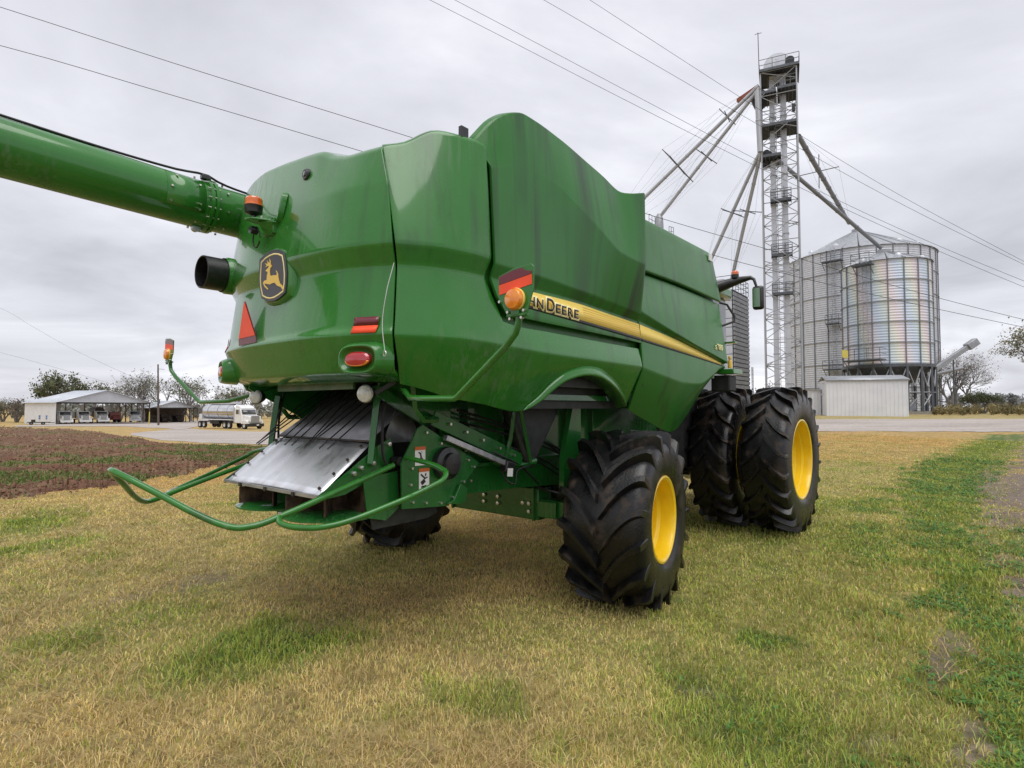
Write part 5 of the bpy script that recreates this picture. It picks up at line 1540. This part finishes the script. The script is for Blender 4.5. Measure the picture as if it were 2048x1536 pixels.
zt0 = W(1517, 172, 56.5); zt1 = W(1521, 302, 56.5)
spout('upper of two long spouts running down left from the tower top', zt0, W(1190, 492, 66), .19, ((.17, 1.3), (.46, 2.7)))
spout('lower of two long spouts, ending on the hidden bin roof', W(1519, 176, 56.2), W(1318, 436, 63), .17, ((.50, 1.5),))
spout('short upright spout hanging down the left tower side', W(1514, 182, 56), W(1520, 304, 56), .24, ())
spout('left of two spouts slanting down to the dryer', zt1, W(1404, 558, 62.5), .18, ((.46, 1.6),))
spout('right of two spouts slanting down to the dryer', W(1522, 305, 56.4), W(1463, 560, 62.3), .18, ((.44, 1.6),))
spout('steep dark spout from tower to the largest bin roof', W(1597, 272, 57), W(1698, 446, 79.5), .25, ((.33, 2.0),), m='rib_steel')
spout('shallow spout crossing from tower to the hopper bin roof', W(1553, 318, 56.5), W(1762, 496, 61), .20, (), m='rib_steel')

# ------------------------------------------------------------------ grain dryer
c0 = W(1467, 700, 60.0); gD = T(c0.x, c0.y); rzD = -R(38)
DR = empty('grain_dryer', (c0.x, c0.y, gD), rzD, 'tall grey box-shaped grain dryer with louvred side, left of the tower', 'dryer')
HD = 14.2 - gD
MB().box((-2.0, 2.75, HD / 2), (4.0, 5.5, HD)).build('dryer_body', 'dark_grate', DR)
nr = 26
for k in range(nr):
    z = .8 + (HD - 1.0) * k / nr
    MB().box((.05, 2.75, z + .22), (.10, 5.44, .36), ry=.12).build('louvre_slat', 'galvanised_old', DR)
hp = (HD - .8) / 13
for k in range(13):
    for j in range(3):
        MB().box((-.70 - 1.3 * j, -.02, .6 + hp * (k + .5)), (1.24, .05, hp * .93)).build('front_panel', 'galvanised', DR)
MB().box((-2.3, 1.3, HD + .65), (2.6, 2.0, 1.3)).build('control_cabin', 'galvanised', DR, bevel=.02)
for k in range(2): MB().box((-2.0 + .8 * k, .28, HD + .9), (.45, .05, .4)).build('cabin_window', 'glass_dark', DR)
mb = MB()
for zz in (.5, 1.0, 1.5):
    mb.tube([Vector((.05, 0, HD + zz)), Vector((.05, 5.5, HD + zz)), Vector((-4, 5.5, HD + zz)), Vector((-4, 0, HD + zz))], .035, 5, closed=True)
for y in np.linspace(0, 5.5, 7): mb.bar((.05, y, HD), (.05, y, HD + 1.5), .03, 5)
for x in np.linspace(-4, 0, 5): mb.bar((x, 0, HD), (x, 0, HD + 1.0), .03, 5)
mb.build('roof_rail', 'galvanised_dark', DR)
mb = MB()
for y in (5.65, 6.1): mb.bar((.25, y, 0), (.25, y, 5.2), .04, 5)
for k in range(13): mb.bar((.25, 5.65, .4 * k), (.25, 6.1, .4 * k), .02, 4)
mb.build('access_ladder', 'galvanised_dark', DR)

# ------------------------------------------------------------------ white sheet-metal shed in front of the bins, and the small cabinet
def ribbed(mb, a, b, z0, z1, pitch=.28, d=.035):
    """upright ribbed sheet between two plan points"""
    a = Vector(a); b = Vector(b); L_ = (b - a).length; t = (b - a) / L_; nrm = Vector((t.y, -t.x))
    n = int(L_ / pitch); top = []; bot = []
    for k in range(n):
        for f, o in ((0, 0), (.62, 0), (.70, d), (.92, d)):
            p = a + t * ((k + f) * L_ / n) + nrm * o
            bot.append((p.x, p.y, z0)); top.append((p.x, p.y, z1))
    bot.append((b.x, b.y, z0)); top.append((b.x, b.y, z1))
    return mb.grid([bot, top])
p0 = G(1653, 51.0); p1 = G(1816, 49.0)
d = (p1 - p0); d.z = 0; Ls = d.length
WS = empty('metal_shed', (p0.x, p0.y, min(p0.z, p1.z) - .05), math.atan2(d.y, d.x), 'low white ribbed metal shed with grey roof in front of the bins', 'shed')
hs = 3.25
ribbed(MB(), (0, 0), (Ls, 0), 0, hs, .30).build('front_wall', 'white_sheet', WS, ang=10)
ribbed(MB(), (Ls, 0), (Ls, 3.4), 0, hs, .30).build('end_wall', 'white_sheet', WS, ang=10)
ribbed(MB(), (0, 3.4), (0, 0), 0, hs, .30).build('end_wall', 'white_sheet', WS, ang=10)
MB().add([(-.12, -.18, hs + .0), (Ls + .12, -.18, hs + .0), (Ls + .05, 1.9, hs + .45), (-.05, 1.9, hs + .45), (-.12, 3.6, hs), (Ls + .12, 3.6, hs)], [(0, 1, 2, 3), (3, 2, 5, 4)]).build('roof', 'galvanised_old', WS, solid=.06)
MB().box((Ls / 2, -.10, hs - .05), (Ls + .2, .08, .12)).build('eave_trim', 'galvanised_old', WS)
MB().box((Ls + .03, .6, 1.9), (.06, .3, .35)).build('meter_box', 'white_sheet', WS)
p2 = G(1622, 53); p3 = G(1641, 53)
CBN = empty('metal_cabinet', p2, math.atan2(p3.y - p2.y, p3.x - p2.x), 'small white ribbed metal cabinet half hidden behind the front tyre', 'cabinet')
lc = (p3 - p2).length
ribbed(MB(), (0, 0), (lc, 0), 0, 2.3, .25).build('front_wall', 'white_sheet', CBN, ang=10)
MB().box((lc / 2, .8, 1.15), (lc, 1.5, 2.3)).build('cabinet_body', 'white_sheet', CBN)
MB().box((lc / 2, .75, 2.33), (lc + .15, 1.8, .07)).build('cabinet_roof', 'galvanised_old', CBN)
p4 = G(1641, 52); p5 = G(1655, 52)
MB().bar(p4 + Vector((0, 0, 1.9)), p5 + Vector((0, 0, 1.95)), .06).bar(p4 + Vector((0, 0, 2.9)), p5 + Vector((0, 0, 2.9)), .03).build('conduit_pipe', 'galvanised', CBN).matrix_parent_inverse = CBN.matrix_basis.inverted()

# transport auger leaning out beyond the bins
a = W(1850, 752, 66); b = W(1944, 688, 66)
AG = empty('grain_conveyor', G(1850, 66), 0, 'slanted grey grain conveyor sticking out right of the bins', 'conveyor')
o = AG.location
MB().beam(a - o, b - o, .5, .5).build('conveyor_casing', 'galvanised_old', AG, bevel=.03)
MB().beam(b - o - (b - a).normalized() * .7, b - o + (b - a).normalized() * .6, .8, .8).build('discharge_hood', 'galvanised_old', AG, bevel=.05)
for t in (.2, .6): strut(AG, 'support_leg', (a.lerp(b, t) - o), (a.lerp(b, t).x - o.x, 0, 0), .07, 'galvanised_dark')
strut(AG, 'lower_pipe', W(1866, 750, 67) - o, W(1925, 736, 67) - o, .2, 'galvanised_old', 10)

# ------------------------------------------------------------------ pole barns on the left
def barn(label, fl, fr_, depth, eave, apex, left_wall, posts, zoff=0):
    d = fr_ - fl; d.z = 0; Lw = d.length
    B = empty('pole_barn', (fl.x, fl.y, T(fl.x, fl.y) + zoff), math.atan2(d.y, d.x), label, 'barn', 'open pole barns')
    D = depth
    ov = .5
    def slope(x0, x1, z0, z1, name):
        mb = MB(); n = int(D / .9)
        rows = []
        for x, z in ((x0, z0), (x1, z1)):
            rows.append([q for k in range(n) for q in ((x, -ov + (D + 2 * ov) * k / n, z), (x, -ov + (D + 2 * ov) * (k + .8) / n, z), (x, -ov + (D + 2 * ov) * (k + .9) / n, z + .07))] + [(x, D + ov, z)])
        mb.grid(rows).build(name, 'roof_sheet', B, ang=8, solid=.05)
    slope(-ov, Lw / 2, eave - .12, apex, 'roof_slope'); slope(Lw + ov, Lw / 2, eave - .12, apex, 'roof_slope')
    # gable sheet with ribs
    mb = MB(); n = int(Lw / .9); bot = []; top = []
    for k in range(n * 2 + 1):
        x = Lw * k / (n * 2); y = -.04 if k % 2 else 0.0
        zt_ = eave + (apex - eave) * (1 - abs(x - Lw / 2) / (Lw / 2)) - .10
        bot.append((x, y, eave)); top.append((x, y, max(zt_, eave + .01)))
    mb.grid([bot, top]).build('gable_sheet', 'grey_sheet', B, ang=10)
    MB().box((Lw / 2, .1, eave - .12), (Lw, .2, .3)).build('header_beam', 'chassis_black', B)
    MB().box((Lw / 2, D - .1, eave - .12), (Lw, .2, .3)).build('header_beam', 'timber', B)
    if left_wall:
        ribbed(MB(), (0, D), (0, 0), 0, eave - .05, .9, .05).build('side_wall', 'white_sheet', B, ang=10)
        for k in range(2):
            wd = MB().box((-.08, 3.3 + 3.0 * k, 1.55), (.05, .55, .9)).build('window', 'blue_sign', B)
            MB().box((-.09, 3.3 + 3.0 * k, 1.55), (.04, .7, .06)).box((-.09, 3.3 + 3 * k, 1.1), (.04, .7, .06)).box((-.09, 3.3 + 3 * k, 2.0), (.04, .7, .06)).build('window_frame', 'white_sheet', wd)
        strut(B, 'corner_trim', (0, -.02, 0), (0, -.02, eave), .12, 'white_sheet', square=True)
    for k in range(posts):
        y = .35 + (D - .5) * k / (posts - 1)
        strut(B, 'post', (Lw, y, -.2), (Lw, y, eave - .05), .11, 'timber', square=True)
        strut(B, 'knee_brace', (Lw, y, eave - 1.2), (Lw - 1.0, y, eave - .15), .07, 'timber', square=True)
        if 0 < k < posts - 1 or k == 0:
            # roof truss
            strut(B, 'truss_chord', (0, y, eave - .1), (Lw, y, eave - .1), .06, 'timber', square=True)
            strut(B, 'truss_web', (Lw * .5, y, eave), (Lw * .5, y, apex - .2), .05, 'timber', square=True)
            strut(B, 'truss_web', (Lw * .25, y, eave), (Lw * .5, y, apex - .2), .05, 'timber', square=True)
            strut(B, 'truss_web', (Lw * .75, y, eave), (Lw * .5, y, apex - .2), .05, 'timber', square=True)
    for k in range(1, 5):
        strut(B, 'post', (Lw * k / 5, D, -.2), (Lw * k / 5, D, eave - .1), .10, 'timber', square=True)
    MB().box((Lw / 2, D / 2, .03), (Lw, D, .06)).build('dirt_floor', 'gravel', B)
    return B
BA = barn('larger pale pole barn with white side wall, trucks parked inside', G(112, 124), G(302, 142), 13.0, 4.85, 7.7, True, 6)
BB = barn('smaller pole barn standing behind, right of the utility pole', G(303, 150), G(397, 158), 14, 4.1, 5.9, False, 5)
mb = MB().box((6, 13.7, 2), (11.5, .2, 3.8)); mb.build('back_wall', 'timber', BB)
for k, (x, y, s_) in enumerate(((2.5, 8, 2.2), (5, 9, 2.6), (8.5, 8, 2.0))):
    MB().box((x, y, s_ / 2), (1.8, 3.2, s_)).box((x, y - 1.9, s_ * .3), (1.5, .9, s_ * .5)).build('stored_implement', 'dark_steel', BB, bevel=.15)

# ------------------------------------------------------------------ trucks
def truck_wheels(root, xs, wide, r, m='wheel_white'):
    for y in xs:
        for s in (-1, 1):
            w_ = MB().lathe([(r * .55, -.14), (r, -.13), (r, .13), (r * .55, .14)], 18, (0, 0, 0), 'x').build('wheel', 'tyre_plain', root, loc=(s * wide, y, r))
            MB().lathe([(r * .58, .13), (r * .5, .10), (r * .2, .06), (0, .10)], 14, (0, 0, 0), 'x').build('rim', m, w_) if s > 0 else MB().lathe([(r * .58, -.13), (r * .5, -.10), (r * .2, -.06), (0, -.10)], 14, (0, 0, 0), 'x').build('rim', m, w_)
def tractor(root, m='truck_white', roof=True):
    """bonneted lorry front, facing local -y, front bumper at y = 0"""
    MB().prism([(.35, .75), (.25, 1.0), (.30, 1.72), (1.9, 1.95), (1.9, .75)], -.95, .95, lambda p, d: (d * (1 if p[0] > 1 else .88), p[0], p[1])).build('bonnet', m, root, bevel=.06)
    MB().box((0, .24, 1.32), (1.15, .06, .95)).build('grille', 'grille', root, bevel=.02)
    for k in range(6): MB().box((-.45 + .18 * k, .205, 1.32), (.03, .03, .9)).build('grille_bar', 'truck_grey', root)
    MB().box((0, .18, .55), (2.35, .28, .42)).build('bumper', 'black_plastic' if m == 'truck_white' and roof else m, root, bevel=.05)
    MB().box((.25, .03, .56), (.32, .02, .16)).build('number_plate', 'decal_white', root)
    MB().prism([(1.7, .8), (1.75, 1.95), (2.05, 2.75), (3.5, 2.8), (3.5, .8)], -1.12, 1.12, lambda p, d: (d, p[0], p[1])).build('cab', m, root, bevel=.06)
    MB().prism([(1.74, 1.98), (1.98, 2.62)], -.98, .98, lambda p, d: (d, p[0] - .03, p[1])).add([(-.98, 1.71, 1.99), (.98, 1.71, 1.99), (.92, 1.95, 2.62), (-.92, 1.95, 2.62)], [(0, 1, 2, 3)]).build('windscreen', 'glass_dark', root, solid=.02)
    for s in (-1, 1):
        MB().box((s * 1.125, 2.65, 2.3), (.02, .85, .6)).build('side_window', 'glass_dark', root)
        MB().box((s * .82, .26, 1.05), (.32, .1, .26)).build('headlight', 'white_lens', root, bevel=.03)
        MB().prism([(.25, .70), (.30, 1.05), (.6, 1.22), (1.4, 1.22), (1.75, .9), (1.75, .70)], s * .80, s * 1.16, lambda p, d: (d, p[0], p[1])).build('mudguard', m, root, bevel=.04)
        MB().box((s * 1.32, 1.95, 2.25), (.12, .08, .55)).bar((s * 1.1, 2.0, 2.4), (s * 1.3, 1.95, 2.4), .02).build('door_mirror', 'truck_grey', root, bevel=.02)
        MB().bar((s * 1.08, 3.65, .8), (s * 1.08, 3.65, 3.1), .07, 8).build('exhaust_stack', 'bare_steel', root)
    if roof:
        MB().prism([(2.0, 2.76), (2.6, 3.15), (3.5, 3.25), (3.5, 2.76)], -1.0, 1.0, lambda p, d: (d, p[0], p[1])).build('roof_fairing', m, root, bevel=.08)
    truck_wheels(root, (1.0,), 1.02, .50)
    MB().box((0, 4.5, .85), (.9, 7.5, .25)).build('chassis_rail', 'chassis_black', root)

# parked lorries in the barn, noses out
bz = BA.rotation_euler[2]
def in_barn(x, y): return BA.matrix_basis @ Vector((x, y, .06))
bpy.context.view_layer.update()
lab = ['white bonneted lorry parked nearest the barn side wall', 'white lorry in the middle of three in the barn', 'white lorry on the right of three in the barn']
for k, x in enumerate((2.6, 6.6, 10.6)):
    p = in_barn(x, .6 + .5 * k)
    t_ = empty('parked_truck', p, bz - .25, lab[k], 'truck', 'lorries parked in the barn')
    tractor(t_, 'truck_white', False)
    truck_wheels(t_, (6.0, 7.2), 1.0, .5)
    if k == 2: MB().lathe([(0, -2.6), (1.15, -2.5), (1.15, 2.5), (0, 2.6)], 18, (0, 6.8, 2.6), 'y').build('round_tank', 'dark_steel', t_)
    elif k == 0: MB().box((0, 7.2, 2.0), (2.3, 5.0, 1.8)).build('cargo_body', 'white_sheet', t_, bevel=.05)
    else: MB().box((0, 7.2, 1.9), (2.3, 5.0, 1.5)).build('cargo_body', 'truck_grey', t_, bevel=.05)
p = in_barn(17.6, 1.6)
t_ = empty('parked_truck', p, bz - .5, 'old dark red truck with grey bonnet at the right of the barn', 'truck', 'lorries parked in the barn')
tractor(t_, 'truck_grey', False)
MB().box((0, 4.2, 1.75), (2.2, 3.0, 1.7)).build('cargo_body', 'truck_red', t_, bevel=.05); truck_wheels(t_, (5.2,), 1.0, .5)
p = in_barn(14.0, 5.0)
hv = empty('farm_implement', p, bz, 'dark red rusty farm implement stored deep in the barn', 'implement')
MB().box((0, 0, 1.6), (2.4, 3.4, 1.9)).prism([(-1.6, .6), (-1.6, 2.0), (-2.6, .9)], -.9, .9, lambda q, d: (d, q[0], q[1])).build('implement_body', 'truck_red', hv, bevel=.15)
truck_wheels(hv, (-.9, .9), 1.2, .6, 'dark_steel')

# tanker lorry on the grass beyond the gravel
fr0 = G(514, 77); bk0 = G(410, 85)
d = bk0 - fr0
TK_ = empty('tanker_truck', (fr0.x, fr0.y, fr0.z), math.atan2(d.y, d.x) - math.pi / 2, 'white articulated lorry with a polished steel tank trailer', 'tanker')
tractor(TK_, 'truck_white', True)
truck_wheels(TK_, (4.8, 6.0, 11.6, 12.8), 1.02, .50)
MB().lathe([(0, 3.9), (.7, 3.95), (1.02, 4.25), (1.05, 5.0), (1.05, 12.0), (1.0, 12.5), (.7, 12.8), (0, 12.9)], 36, (0, 0, 2.35), 'y').build('tank', 'tank_steel', TK_, ang=40)
for y in (5.6, 8.2, 10.8): MB().lathe([(1.05, y - .05), (1.085, y - .05), (1.085, y + .05), (1.05, y + .05)], 36, (0, 0, 2.35), 'y').build('tank_band', 'bare_steel', TK_)
MB().box((0, 8.0, 3.46), (.75, 6.8, .16)).box((0, 5.2, 3.55), (.9, 1.4, .3)).build('walkway', 'galvanised', TK_)
MB().box((0, 8.5, 1.22), (2.3, 8.2, .12)).build('trailer_rail', 'white_sheet', TK_)
MB().box((0, 9.3, .85), (1.6, 2.4, .5)).build('valve_box', 'chassis_black', TK_)
MB().box((0, 13.3, 1.55), (1.6, .8, .85)).build('rear_locker', 'white_sheet', TK_, bevel=.03)
MB().box((0, 13.6, .85), (2.3, .12, .2)).build('rear_bumper', 'galvanised', TK_)
# low flatbed trailer by the barn wall
p = G(80, 118)
FT = empty('flatbed_trailer', p, R(8), 'low dark flatbed trailer in front of the white barn wall', 'trailer')
MB().box((0, 0, .55), (3.4, 1.6, .16)).beam((1.7, 0, .5), (3.0, 0, .45), .12, .12).box((-1.2, .3, .85), (.5, .5, .5)).build('trailer_bed', 'dark_steel', FT)
for x in (-.9, 1.3):
    MB().lathe([(.12, -.1), (.34, -.1), (.34, .1), (.12, .1)], 14, (0, 0, 0), 'y').build('wheel', 'tyre_plain', FT, loc=(x, -.8, .34))

# utility pole and marker post
p = G(319, 112)
UP = empty('utility_pole', p, 0, 'dark wooden utility pole between the two barns', 'pole')
MB().tube([(0, 0, -.3), (-.2, 0, 5.5), (-.38, 0, 11.9)], [.20, .17, .13], 10).build('pole_shaft', 'timber', UP)
MB().bar((-.35, 0, 11.0), (.9, 0, 10.9), .04).build('pole_arm', 'timber', UP)
MB().lathe([(0, .5), (.2, .5), (.2, -.4), (0, -.4)], 12, (.15, -.3, 4.6)).build('meter_can', 'galvanised_dark', UP)
p = G(300, 108)
MB().tube([(0, 0, -.1), (.05, 0, 2.6)], .07, 6).build('marker_post', 'yellow_rail', None, loc=p)
tag(bpy.data.objects['marker_post'], 'thin leaning yellowish post by the barn drive', 'post')

# ------------------------------------------------------------------ overhead wires
def wire(label, pts, Ys, r=.02):
    P3 = [tuple(W(a, b, Y)) for (a, b), Y in zip(pts, Ys)]
    q = cr(P3, 40)
    o = MB().tube([Vector(p) for p in q], r, 4, cap=False).build('power_line', 'wire', None, ang=60)
    return tag(o, label, 'wire', 'overhead power lines')
wire('upper of the two long wires crossing behind the auger', [(-300, -85), (0, 14), (400, 143), (820, 274), (1310, 433), (1530, 497), (1870, 594), (2300, 700)], (34, 36, 37, 39, 43, 45, 49, 54), .021)
wire('lower of the two long wires crossing behind the auger', [(-300, 15), (0, 91), (350, 192), (715, 300), (1200, 447), (1560, 545), (1870, 617), (2300, 705)], (34, 36, 37, 39, 42, 45, 49, 54), .021)
wire('topmost wire running down past the tower head', [(1000, -120), (1180, 0), (1280, 65), (1600, 270), (1780, 379), (2048, 523), (2350, 680)], (38, 40, 41, 44, 46, 49, 53), .017)
wire('second wire from the top, passing the tower head', [(880, -118), (1088, 0), (1280, 112), (1600, 297), (1780, 396), (2048, 529), (2350, 668)], (38, 40, 41, 44, 46, 49, 53), .017)
wire('third wire down, passing the tower at mid height', [(700, -112), (910, 0), (1280, 196), (1540, 333), (1780, 449), (2048, 562), (2350, 678)], (38, 40, 42, 44, 46, 49, 53), .017)
wire('lowest of the four wires passing the tower', [(650, -108), (860, 0), (1280, 215), (1540, 346), (1780, 459), (2048, 574), (2350, 692)], (38, 40, 42, 44, 46, 49, 53), .017)
wire('faint distant wire low in the left sky', [(-100, 590), (0, 616), (60, 650), (130, 690), (300, 770)], (150, 150, 148, 146, 140), .02)
wire('faintest low wire left of the barn trees', [(-100, 680), (0, 705), (110, 735), (300, 790)], (150, 150, 146, 140), .02)
# ------------------------------------------------------------------ trees and bushes
pm('bark', (.14, .125, .115), .9, c2=(.22, .205, .19), scale=5, vec=(3, 3, .6))
tinted('leaf', rough=.65, k=0, bmp=0, transl=.3)
def make_tree(name, label, base, height, spread, seed, leaves, leaf_size, tint, levels=5, trunk=.28, split=.28, group=None, cat='tree', droop=0.0, stems=1, bush=False):
    rnd = random.Random(seed)
    root = empty(name, base, rnd.uniform(0, 6.28), label, cat, group)
    mb = MB(); tips = []
    def grow_(p, d, L_, r, lv):
        n = 3 if lv > 1 else 4
        pts = [p]; rad = [r]; q = d.copy()
        for k in range(n):
            q = (q + Vector((rnd.gauss(0, .16), rnd.gauss(0, .16), rnd.gauss(0, .10) + (.06 if lv < 3 else -droop)))).normalized()
            p = p + q * (L_ / n); pts.append(p); rad.append(r * (1 - .38 * (k + 1) / n))
            if lv >= levels - 2: tips.append((p.copy(), lv))
        mb.tube(pts, rad, 6 if lv < 2 else (4 if lv < 4 else 3), cap=False)
        if lv >= levels: return
        nch = rnd.choice((2, 3, 3)) if lv else rnd.choice((3, 4, 5))
        for k in range(nch):
            a = rnd.uniform(0, 6.28); tilt = rnd.uniform(.35, .85) * spread
            s = q.cross(Vector((math.cos(a), math.sin(a), .3))).normalized()
            dd = (q * math.cos(tilt) + s * math.sin(tilt)).normalized()
            if dd.z < -.1: dd.z *= -.4
            st = rnd.uniform(.55, 1.0) if lv else rnd.uniform(.7, 1.0)
            i = min(int(st * n), n); 
            grow_(pts[i], dd, L_ * rnd.uniform(.62, .86), rad[i] * rnd.uniform(.55, .75), lv + 1)
    for k in range(stems):
        a = rnd.uniform(0, 6.28)
        d0 = Vector((math.cos(a) * .35, math.sin(a) * .35, 1)).normalized() if stems > 1 else Vector((rnd.gauss(0, .06), rnd.gauss(0, .06), 1))
        grow_(Vector((math.cos(a) * .1 * (stems > 1), math.sin(a) * .1 * (stems > 1), -.1)), d0.normalized(), height * split, trunk, 0)
    zmax = max(v[2] for v in mb.v)
    k = height / zmax
    tr = mb.build('trunk', 'bark', root, ang=60); tr.scale = (k, k, k)
    if leaves:
        rs_ = np.random.RandomState(seed)
        tp = np.array([t[0][:] for t in tips]) * k
        idx = rs_.randint(0, len(tp), leaves)
        # keep foliage in clumps with gaps
        cl = rs_.rand(len(tp)) < .72
        idx = idx[cl[idx]]
        c = tp[idx] + rs_.normal(0, leaf_size * 1.5, (len(idx), 3))
        n_ = len(c); a = rs_.normal(0, 1, (n_, 3)); a /= np.linalg.norm(a, axis=1, keepdims=True)
        b = np.cross(a, rs_.normal(0, 1, (n_, 3))); b /= np.linalg.norm(b, axis=1, keepdims=True)
        s = leaf_size * rs_.uniform(.5, 1.2, (n_, 1))
        v = np.stack([c - a * s, c + b * s * .5, c + a * s, c - b * s * .5], 1).reshape(-1, 3)
        q = np.arange(n_) * 4
        me = fast_mesh('crown', v, np.stack([q, q + 1, q + 2, q + 3], 1))
        t_ = np.array(tint) * (.55 + .9 * rs_.rand(n_, 1)) * (1 + .25 * rs_.normal(0, 1, (n_, 1)) * np.array([1, .3, .3]))
        vcol(me, np.repeat(np.clip(t_, .01, 1), 4, axis=0))
        put('crown', me, 'leaf', root)
    return root
def treeline(name, label, x0, x1, y0, y1, Y, n, seed, tint, sz):
    """far wood that reads as one mass"""
    rs_ = np.random.RandomState(seed); V = []; T_ = []
    for _ in range(n):
        px_ = rs_.uniform(x0, x1); Yk = Y * rs_.uniform(.92, 1.12); g = G(px_, Yk)
        h = rs_.uniform(y0, y1); w_ = h * rs_.uniform(.3, .5)
        m_ = 150
        q = rs_.normal(0, 1, (m_, 3)); q /= np.linalg.norm(q, axis=1, keepdims=True); q *= rs_.rand(m_, 1)**.4
        c = np.array(g) + np.array([0, 0, h * .52]) + q * np.array([w_, w_, h * .50])
        a = rs_.normal(0, 1, (m_, 3)) * sz; b = rs_.normal(0, 1, (m_, 3)) * sz * .6
        V.append(np.stack([c - a, c + b, c + a, c - b], 1).reshape(-1, 3))
        T_.append(np.repeat(np.array(tint) * rs_.uniform(.6, 1.3) * (.6 + .8 * rs_.rand(m_, 1)), 4, axis=0))
    v = np.concatenate(V); k = np.arange(len(v) // 4) * 4
    me = fast_mesh(name, v, np.stack([k, k + 1, k + 2, k + 3], 1)); vcol(me, np.concatenate(T_))
    tag(put(name, me, 'leaf'), label, kind='stuff')
GR = 'trees behind the barns'
OL = (.125, .140, .070); BR = (.19, .16, .115); GN = (.145, .16, .085); PL = (.19, .185, .11)
make_tree('oak_tree', 'broad dark oak with open crown behind the barn\'s white wall', G(118, 150), 13.5, 1.15, 3, 2800, .36, OL, 5, .36, .20, GR)
make_tree('oak_tree', 'rounder olive tree just right of the broad oak', G(165, 156), 11.0, 1.0, 8, 2300, .36, OL, 5, .28, .24, GR)
make_tree('bare_tree', 'thin-leaved tree with many upright stems behind the barn roof', G(240, 158), 13.8, .8, 12, 900, .30, PL, 6, .19, .26, GR, stems=4)
make_tree('bare_tree', 'tall sparse tree right behind the barn ridge', G(285, 152), 14.6, .85, 17, 1000, .28, PL, 6, .22, .26, GR, stems=2)
make_tree('leafy_tree', 'tall thin tree left of the marker arm, behind the far barn', G(347, 165), 15.6, .75, 22, 1100, .30, GN, 6, .22, .28, GR, stems=2)
make_tree('leafy_tree', 'sparse tree just right of the tall thin one', G(385, 172), 14.2, .8, 27, 900, .32, GN, 6, .2, .28, GR, stems=2)
make_tree('bare_tree', 'bare grey tree above the tanker trailer', G(425, 160), 11.6, .95, 31, 250, .30, BR, 6, .2, .24, GR, stems=3)
make_tree('leafy_tree', 'denser low tree above the tanker cab', G(470, 150), 10.2, 1.0, 36, 1300, .30, GN, 5, .2, .26, GR, stems=3)
make_tree('bare_tree', 'bare-topped tree half hidden by the tail lamp', G(510, 165), 12.5, .9, 39, 500, .32, BR, 6, .2, .26, GR, stems=2)
for k, (px_, Y_, h_, t_, lb) in enumerate(((8, 165, 6.8, PL, 'pale bush at the left edge of the treeline'), (36, 158, 7.4, BR, 'brownish bush beside the white barn wall'), (-30, 150, 8.0, OL, 'dark bush at the very left edge'))):
    make_tree('hedge_bush', lb, G(px_, Y_), h_, 1.0, 50 + k, 900, .30, t_, 4, .16, .3, 'bushes left of the barn', 'bush', stems=5)
treeline('far_wood', 'hazy grey-green wood along the left horizon', -300, 560, 4, 7, 230, 80, 3, (.27, .28, .25), .5)  # distance haze painted into the pale leaf tint
treeline('far_wood_right', 'hazy distant trees along the right horizon', 1900, 2500, 7, 12, 420, 60, 5, (.33, .345, .35), .9)  # paler still, haze put into the leaf colour
# right side
make_tree('bare_tree', 'spreading bare tree right of the bins', G(1912, 70), 9.3, 1.05, 61, 1700, .10, BR, 7, .085, .20, None, stems=4)
make_tree('leafy_tree', 'brownish-green tree cut by the right edge', G(2072, 60), 10.0, .95, 67, 4600, .13, (.26, .245, .14), 6, .10, .24, None)
make_tree('round_shrub', 'round dark green shrub under the bare tree', G(1962, 62), 2.7, .9, 71, 4200, .09, (.10, .12, .055), 4, .06, .35, None, 'bush', stems=7)
make_tree('bare_tree', 'small bare tree seen through the tower base', G(1528, 90), 5.2, 1.0, 73, 300, .16, BR, 5, .16, .28, None)
treeline('verge_brush', 'low brown brush and weeds along the far side of the gravel', 1868, 2400, .5, 1.2, 56, 150, 8, (.25, .215, .11), .06)
for k, w_ in enumerate(('first', 'second', 'third', 'fourth', 'fifth')):
    p = G(1988 + 27 * k, 57)
    o = MB().tube([(0, 0, -.2), (.02, 0, 1.25)], .06, 6).build('fence_post', 'timber', None, loc=p)
    tag(o, w_ + ' wooden fence post in the brush, counting from the round shrub', 'post', 'fence posts in the brush')
